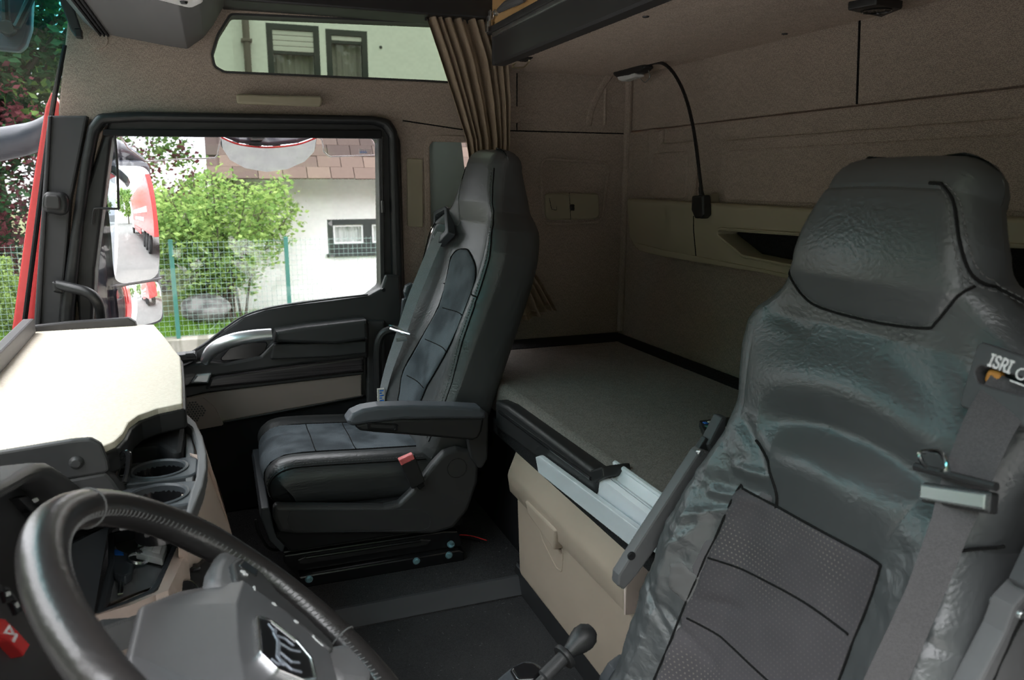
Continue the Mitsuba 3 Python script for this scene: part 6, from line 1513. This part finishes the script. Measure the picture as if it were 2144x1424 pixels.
h1 = np.array([(1.7461, 0.2582), (1.5213, 0.2836), (1.5351, 0.2129), (1.6875, 0.2231)])
part(fr, 'handle', prism(rnd(sg.Polygon([(1.735, 0.275), (1.535, 0.278), (1.545, 0.222), (1.71, 0.242)]), 0.006), 'y', -0.71, -0.681, 0.007, 3), 'beige', 'protruding handle lip')
dish = rnd(sg.Polygon([(1.715, 0.245), (1.545, 0.22), (1.55, 0.165), (1.58, 0.16), (1.66, 0.19)]), 0.012)
part(fr, 'handle_recess', prism(dish.buffer(0.006).difference(dish), 'y', -0.712, -0.7025, 0.002), 'beige', 'rim of the finger recess')
part(fr, 'handle_dish', prism(dish, 'y', -0.712, -0.7045, 0.001), 'beige_dash')
part(fr, 'top_bar', prism(rnd(sg.Polygon([(1.6178, 0.4295), (1.5945, 0.4410), (1.1095, 0.4620), (1.1271, 0.4248), (1.1648, 0.4147), (1.5995, 0.3968)]), 0.002), 'y', -0.676, -0.663, 0.003), 'alu', 'silver edge bar', None, 35)
part(fr, 'base_skirt', prism(rnd(sg.Polygon([(-0.90, FLOOR), (-0.70, FLOOR), (-0.712, 0.03), (-0.90, 0.03)]), 0.004), 'x', 1.0, 1.875, 0.004), 'black', 'black skirting')
part(fr, 'base_edge', tube([(1.86, -0.712, 0.026), (1.0, -0.712, 0.026)], 0.005, 8), 'pillar_grey', 'grey edge above the skirting')
bf_ = thing('bunk_front', 'black lining under the bunk beside the drawer', 'lining')
part(bf_, 'panel', box((1.88, -0.80, FLOOR), (WX - 0.01, -0.76, 0.36), 0.004), 'black_matte')
part(bf_, 'panel', box((0.45, -0.90, FLOOR), (0.99, -0.88, 0.36), 0.004), 'black_matte')

# upper bunk
ub = thing('upper_bunk', 'upper bunk with beige fabric underside and black front panel', 'bunk')
part(ub, 'underside', box((0.43, RY + 0.002, 1.435), (WX - 0.005, -0.895, 1.47), 0.006), 'headliner', 'beige fabric underside')
part(ub, 'front_panel', prism([(-0.905, 1.430), (-0.868, 1.430), (-0.862, 1.436), (-0.862, 1.515), (-0.905, 1.515)], 'x', 0.43, 2.47, 0.004), 'panel', 'black front panel')
part(ub, 'silver_strip', box((0.43, -0.87, 1.512), (2.475, -0.858, 1.527), 0.003), 'steel', 'silver trim strip')
part(ub, 'top_ledge', box((0.43, -0.92, 1.527), (2.53, -0.856, 1.548), 0.004), 'panel', 'dark ledge above the strip')
part(ub, 'end_piece', box((2.47, -0.91, 1.430), (2.50, -0.866, 1.53), 0.004), 'pillar_grey')
for q in ((1.6650, -0.9479, 1.4340), (1.7290, -1.3882, 1.4340)):
    part(ub, 'pin', lathe([(0, -.002), (.007, -.0015), (.008, .001)], q, (0, 0, 1), 12), 'panel', 'small dark pin')
lk = thing('locker', 'overhead locker with a light wooden front above the upper bunk', 'locker')
part(lk, 'carcass', box((0.43, RY, 1.548), (2.56, -0.90, 1.72), 0.004), 'black', 'dark carcass')
part(lk, 'door', prism([(2.545, 1.552), (2.12, 1.552), (2.12, 1.70), (2.545, 1.70)], 'y', -0.90, -0.868, 0.003), 'wood', 'light wooden door')
part(lk, 'door', prism([(2.105, 1.552), (1.5, 1.552), (1.5, 1.70), (2.105, 1.70)], 'y', -0.90, -0.868, 0.003), 'panel', 'dark flap')
part(lk, 'handle', tube(smoothpath([(2.3996, -0.8550, 1.5781), (2.3002, -0.8450, 1.5746), (2.2212, -0.8450, 1.5696), (2.1869, -0.8550, 1.5687)], 5), [0.008, .013, .013, .008], 10), 'console_grey', 'dark bow handle')
lkk = thing('locker_keys', 'small bunch of keys hanging from the locker lock', 'keys')
kq_ = np.array((2.4505, -0.8620, 1.5810))
part(lkk, 'lock', lathe([(0, .006), (.008, .006), (.009, .003), (.009, -.006)], kq_, (0, 1, 0), 16), 'steel', 'lock barrel')
for k in range(3):
    o = np.array((2.4753, -0.8500, 1.5848)) + (0.006 * k, 0.003 * k, -0.016 * k)
    part(lkk, 'key', box(o + (-.010, -.002, -.024), o + (.008, .002, .008), 0.002), 'steel', 'small key')
part(lkk, 'ring', tube([kq_ + (0.012 * math.cos(a) + .010, 0.008, 0.012 * math.sin(a) - .006) for a in np.arange(20) * math.pi / 10], 0.0012, 6, closed=True), 'chrome')

# gooseneck lamp
gl = thing('reading_lamp', 'black gooseneck reading lamp with a pale lens over the bunk', 'reading lamp')
neck = [(2.0158, -1.3580, 1.0204), (2.0406, -1.3580, 1.1068), (2.0777, -1.3580, 1.2193), (2.1266, -1.3580, 1.3132), (2.1832, -1.3550, 1.3818), (2.2420, -1.3500, 1.4242), (2.3032, -1.3480, 1.4363), (2.3581, -1.3450, 1.4315)]
part(gl, 'neck', tube(neck, 0.0052, 12, n=8), 'black_gloss', 'flexible black neck')
part(gl, 'foot', prism(rnd(sg.Polygon([(2.0542, 1.0224), (1.9947, 1.0263), (1.9848, 0.9682), (1.9984, 0.9564), (2.0334, 0.9562), (2.0532, 0.9797)]), 0.006), 'y', -1.375, -1.345, 0.007, 3), 'black', 'black lamp foot')
part(gl, 'socket', tube([(2.0158, -1.3580, 1.0204), (2.0281, -1.3580, 1.0482)], [0.0085, 0.006], 10), 'black')
part(gl, 'head', prism(rnd(sg.Polygon([(2.5462, 1.4394), (2.5226, 1.4523), (2.4227, 1.4548), (2.3527, 1.4427), (2.3213, 1.4268), (2.3569, 1.4135), (2.4361, 1.4107), (2.5204, 1.4142), (2.5455, 1.4266)]), 0.006), 'y', -1.365, -1.325, 0.010, 3), 'black', 'black lamp head')
part(gl, 'lens', prism(rnd(sg.Polygon([(2.5245, 1.4257), (2.3952, 1.4241), (2.3812, 1.4044), (2.4853, 1.3992), (2.5130, 1.4070)]), 0.004), 'y', -1.362, -1.328, 0.006, 3), 'lamp_white', 'pale lamp lens')
part(gl, 'loop', tube(smoothpath([(2.3938, -1.3450, 1.4028), (2.3549, -1.3450, 1.3834), (2.3251, -1.3450, 1.3949), (2.3326, -1.3450, 1.4165)], 5), 0.0016, 6), 'steel', 'wire loop')

# ventilation / lamp unit under the upper bunk
vu = thing('bunk_light', 'square black light fitting under the upper bunk', 'light fitting')
vp = np.array([(1.3895, -1.2711), (1.3226, -1.2841), (1.3382, -1.3689), (1.4204, -1.3956)])
part(vu, 'frame', prism(rnd(sg.Polygon(vp), 0.004), 'z', 1.418, 1.437, 0.004), 'black', 'black square frame')
vc = vp.mean(0)
part(vu, 'lens', lathe([(.030, -.003), (.027, -.0035), (.026, -.001), (0, -.001)], (vc[0], vc[1], 1.419), (0, 0, 1), 24), 'black_gloss', 'round dark lens')
# carabiner strap
cb_ = thing('strap_hook', 'brass-coloured wire hook hanging under the front corner of the upper bunk', 'hook')
part(cb_, 'clip', prism(rnd(sg.Polygon([(2.4612, 1.4511), (2.4019, 1.4502), (2.2982, 1.4345), (2.3292, 1.4304), (2.3690, 1.4274), (2.4185, 1.4367)]), 0.003), 'y', -0.935, -0.915, 0.003), 'black', 'black clip')
part(cb_, 'wire', tube(smoothpath([(2.4186, -0.9300, 1.4425), (2.4742, -0.9300, 1.4324), (2.4786, -0.9300, 1.4256), (2.4269, -0.9300, 1.4177), (2.3770, -0.9300, 1.4143), (2.3409, -0.9300, 1.4237), (2.3371, -0.9300, 1.4315)], 5), 0.0026, 8), 'gold_wire', 'wire loop')
# rear wall tray
rt_ = thing('wall_tray', 'beige moulded storage tray along the rear wall above the bunk', 'storage tray')
tb_ = rnd(sg.Polygon([(2.5161, 1.0035), (2.2690, 1.0027), (1.5961, 1.0000), (1.0375, 1.0019), (0.8305, 0.9995), (0.7974, 0.7780), (1.0089, 0.7955), (1.3438, 0.8036), (1.7433, 0.8217), (2.0361, 0.8264), (2.2554, 0.8230), (2.4295, 0.8277), (2.4828, 0.8626)]), 0.012)
to_ = rnd(sg.Polygon([(1.9640, 0.9237), (1.6057, 0.9304), (0.9794, 0.9475), (0.9653, 0.8472), (1.2836, 0.8522), (1.6890, 0.8607), (1.8197, 0.8657)]), 0.006)
part(rt_, 'shell', prism(tb_.difference(to_), 'y', -1.44, -1.375, 0.010, 3), 'beige_dim', 'beige tray shell')
part(rt_, 'back', prism(to_.buffer(0.004), 'y', -1.442, -1.436, 0.001), 'black_cloth', 'fabric behind the opening')
part(rt_, 'lip', prism(to_.buffer(0.010).difference(to_), 'y', -1.40, -1.366, 0.005), 'beige_dim', 'raised lip of the opening')
part(rt_, 'clip', prism(rnd(sg.Polygon([(2.0687, 1.0276), (2.0288, 1.0283), (2.0240, 1.0015), (2.0665, 1.0018)]), 0.003), 'y', -1.44, -1.395, 0.004), 'beige_dim')
part(rt_, 'joint', tube([(2.0806, -1.3740, 0.9612), (2.0773, -1.3740, 0.9205), (2.0575, -1.3740, 0.8400)], 0.0014, 6), 'black_cloth')
part(rt_, 'lower_band', prism(rnd(sg.Polygon([(2.4224, 0.8536), (2.2489, 0.8443), (1.5716, 0.8298), (1.0075, 0.8123), (1.0053, 0.7964), (1.7371, 0.8226), (2.2471, 0.8207), (2.4040, 0.8266)]), 0.003), 'y', -1.40, -1.371, 0.003), 'beige_dim')
# switch panel on the end wall
sp_ = thing('bunk_switch_panel', 'beige control panel with a small dark switch in the bunk end wall recess', 'control panel')
part(sp_, 'plate', prism(rnd(sg.Polygon([(-1.1097, 1.0169), (-1.1264, 1.0235), (-1.3214, 1.0207), (-1.3273, 0.9389), (-1.3119, 0.9269), (-1.1236, 0.9267), (-1.1103, 0.9457)]), 0.012), 'x', 2.62, 2.642, 0.007, 3), 'beige_dim', 'beige plate')
part(sp_, 'switch', prism(rnd(sg.Polygon([(-1.2054, 0.9823), (-1.2207, 0.9822), (-1.2211, 0.9599), (-1.2058, 0.9601)]), 0.001), 'x', 2.616, 2.624, 0.001), 'black', 'small dark switch')
part(sp_, 'flap_line', tube([(2.6195, -1.1221, 1.0052), (2.6195, -1.1318, 0.9662), (2.6195, -1.1506, 0.9625), (2.6195, -1.1523, 0.9761)], 0.001, 5), 'black_cloth')
part(sp_, 'flap_line', tube([(2.6195, -1.2007, 1.0233), (2.6195, -1.2080, 0.9274)], 0.001, 5), 'black_cloth')

# curtain
cu_ = thing('curtain', 'brown pleated curtain gathered behind the passenger seat', 'curtain')
zs = [1.578, 1.45, 1.32, 1.20, 1.10, 0.95, 0.82, 0.70, 0.585]
ylf = [-0.655, -0.70, -0.745, -0.785, -0.80, -0.81, -0.83, -0.86, -0.90]
yrt = [-0.885, -0.925, -0.935, -0.935, -0.93, -0.935, -0.99, -1.06, -1.115]
Zc = np.linspace(zs[0], zs[-1], 90)
S = np.linspace(0, 1, 420)
yl_ = np.interp(-Zc, -np.array(zs), ylf)[:, None]; yr_ = np.interp(-Zc, -np.array(zs), yrt)[:, None]
ph = meshkit.fbm(np.stack([S * 4, S * 0 + 3, S * 0], -1), 3, 5) * 9
amp = np.interp(-Zc, -np.array(zs), [0.022, 0.026, 0.026, 0.022, 0.018, 0.014, 0.016, 0.020, 0.024])[:, None]
zz_ = np.broadcast_to(Zc[:, None], (90, 420))
wob = meshkit.fbm(np.stack([np.broadcast_to(S[None] * 6, zz_.shape), zz_ * 1.6, zz_ * 0], -1), 3, 8) * 2.2
fx = 2.535 + amp * np.sin(S[None] * 2 * np.pi * 7.5 + ph[None] + wob) * (0.55 + 0.6 * meshkit.noise(np.stack([S * 9, S * 0, S * 0], -1), 6)[None])
fy = yl_ + (yr_ - yl_) * (S[None] + 0.012 * np.sin(S[None] * 2 * np.pi * 7.5 + ph[None] + wob + 1.5))
hem = 0.012 * np.sin(S * 9) + 0.02 * S
fz = zz_ + np.clip((0.75 - zz_) / 0.165, 0, 1) * hem[None]
P = np.stack([fx, fy, fz], -1)
front = sheet(P)
back_ = sheet(P[:, ::-1] + (0.004, 0, 0))
part(cu_, 'cloth', join(front, back_), 'curtain', 'pleated brown cloth', None, True)
part(cu_, 'hem', tube(P[-3, ::8] + (-0.002, 0, 0), 0.0026, 6), 'curtain')
for k in range(9):
    i = int((k + .5) / 9 * 419)
    part(cu_, 'glider', box(P[0, i] + (-.004, -.006, -.016), P[0, i] + (.006, .006, .012), 0.002), 'black', 'black curtain glider')

# floor wires, remote control, handbrake lever
wr = thing('loose_wires', 'loose red and black wires on the floor behind the seat rail', 'wire')
part(wr, 'red_wire', tube(smoothpath([(2.1179, -0.6006, 0.0120), (2.1137, -0.6250, 0.0160), (2.0997, -0.6584, 0.0120), (2.0689, -0.6937, 0.0060)], 6), 0.0018, 6), 'red_wire', 'red wire')
part(wr, 'black_wire', tube(smoothpath([(2.1157, -0.5999, 0.0100), (2.0975, -0.6275, 0.0120), (2.0735, -0.6726, 0.0060)], 6), 0.0022, 6), 'black_gloss', 'black wire')
rc_ = thing('remote_control', 'small black remote control with coloured buttons on the mattress beside the driver seat', 'remote control')
rp = np.array([(1.4977, -1.0308), (1.4979, -1.0949), (1.4371, -1.0885), (1.3269, -0.9596), (1.3785, -0.9733)])
part(rc_, 'body', prism(rnd(sg.Polygon([(1.4945, -1.0287), (1.4931, -1.1294), (1.4038, -1.0770), (1.3363, -0.9782), (1.3676, -0.9659)]), 0.003), 'z', 0.498, 0.516, 0.003), 'black', 'black remote body')
cols = ('blue_plastic', 'yellow', 'white', 'off_white', 'fence_green')
gk = 0
for i, row in enumerate(((1.4697, -1.0289, 0.5165), (1.4468, -1.0185, 0.5165), (1.4246, -1.0084, 0.5165), (1.4029, -0.9986, 0.5165))):
    d0 = np.array((1.4732, -1.0614, 0.5165)) - np.array((1.4697, -1.0289, 0.5165))
    for j in range(4):
        o = np.array(row) + d0 * (0.42 * j)
        part(rc_, 'button', box(o + (-.006, -.004, -.002), o + (.006, .004, .002), 0.0015), cols[(i * 3 + j * 2 + (i + j) % 2) % 5])
hb = thing('hand_brake_lever', 'black ball-topped hand brake lever at the bottom of the view', 'lever')
k0, k1 = np.array((1.0500, -0.5104, 0.3220)), np.array((1.0300, -0.4474, 0.2947))
ax = (k0 - k1) / np.linalg.norm(k0 - k1)
part(hb, 'knob', lathe([(0, .034), (.012, .031), (.0195, .022), (.0215, .010), (.019, -.002), (.013, -.018), (.0115, -.026), (0.0, -.026)], k0, ax, 28), 'black', 'black knob')
part(hb, 'collar', lathe([(.0115, -.030), (.0205, -.030), (.0215, -.034), (.0205, -.038), (.0115, -.038)], k0, ax, 28), 'black', 'collar ring')
part(hb, 'sleeve', lathe([(0.0, -.028), (.0115, -.028), (.0115, -.082), (.006, -.084), (.006, -.12), (0, -.12)], k0, ax, 20), 'panel', 'lever sleeve')
hbc = thing('lever_console', 'grey and beige rounded lever console at the bottom edge of the view', 'console')
cpx = (1.0927, -0.4111, 0.2700)
part(hbc, 'shell', prism(rnd(sg.Polygon([(1.0633, -0.3467), (1.0993, -0.4008), (1.1106, -0.4352), (1.1022, -0.4537), (1.0788, -0.4632), (1.0482, -0.4571), (0.9627, -0.4204), (1.0008, -0.3183)]), 0.02), 'z', 0.10, 0.268, 0.020, 5), 'beige', 'beige console shell')
part(hbc, 'cover', prism(rnd(sg.Polygon([(1.0574, -0.3545), (1.0900, -0.4025), (1.1013, -0.4324), (1.0938, -0.4485), (1.0724, -0.4570), (1.0421, -0.4511), (0.9613, -0.4167), (0.9958, -0.3243)]), 0.02), 'z', 0.262, 0.276, 0.008, 4), 'panel_blue', 'dark console cover')
part(hbc, 'gate', prism(rnd(sg.Polygon([(1.0815, -0.3993), (1.0902, -0.4281), (1.0811, -0.4450), (1.0564, -0.4519), (1.0387, -0.4278), (1.0495, -0.3990)]), 0.01), 'z', 0.270, 0.282, 0.006, 3), 'black_gloss', 'glossy dark lever gate')
sc_ = single('seat_side_cover', 'grey plastic corner of the driver seat base at the bottom edge', 'seat cover', prism(rnd(sg.Polygon([(-0.5459, 0.2566), (-0.5612, 0.2786), (-0.5841, 0.2901), (-0.5971, 0.2790), (-0.6075, 0.2414), (-0.6090, 0.1992), (-0.5362, 0.2180)]), 0.006), 'x', 1.02, 1.045, 0.006), 'panel_blue')
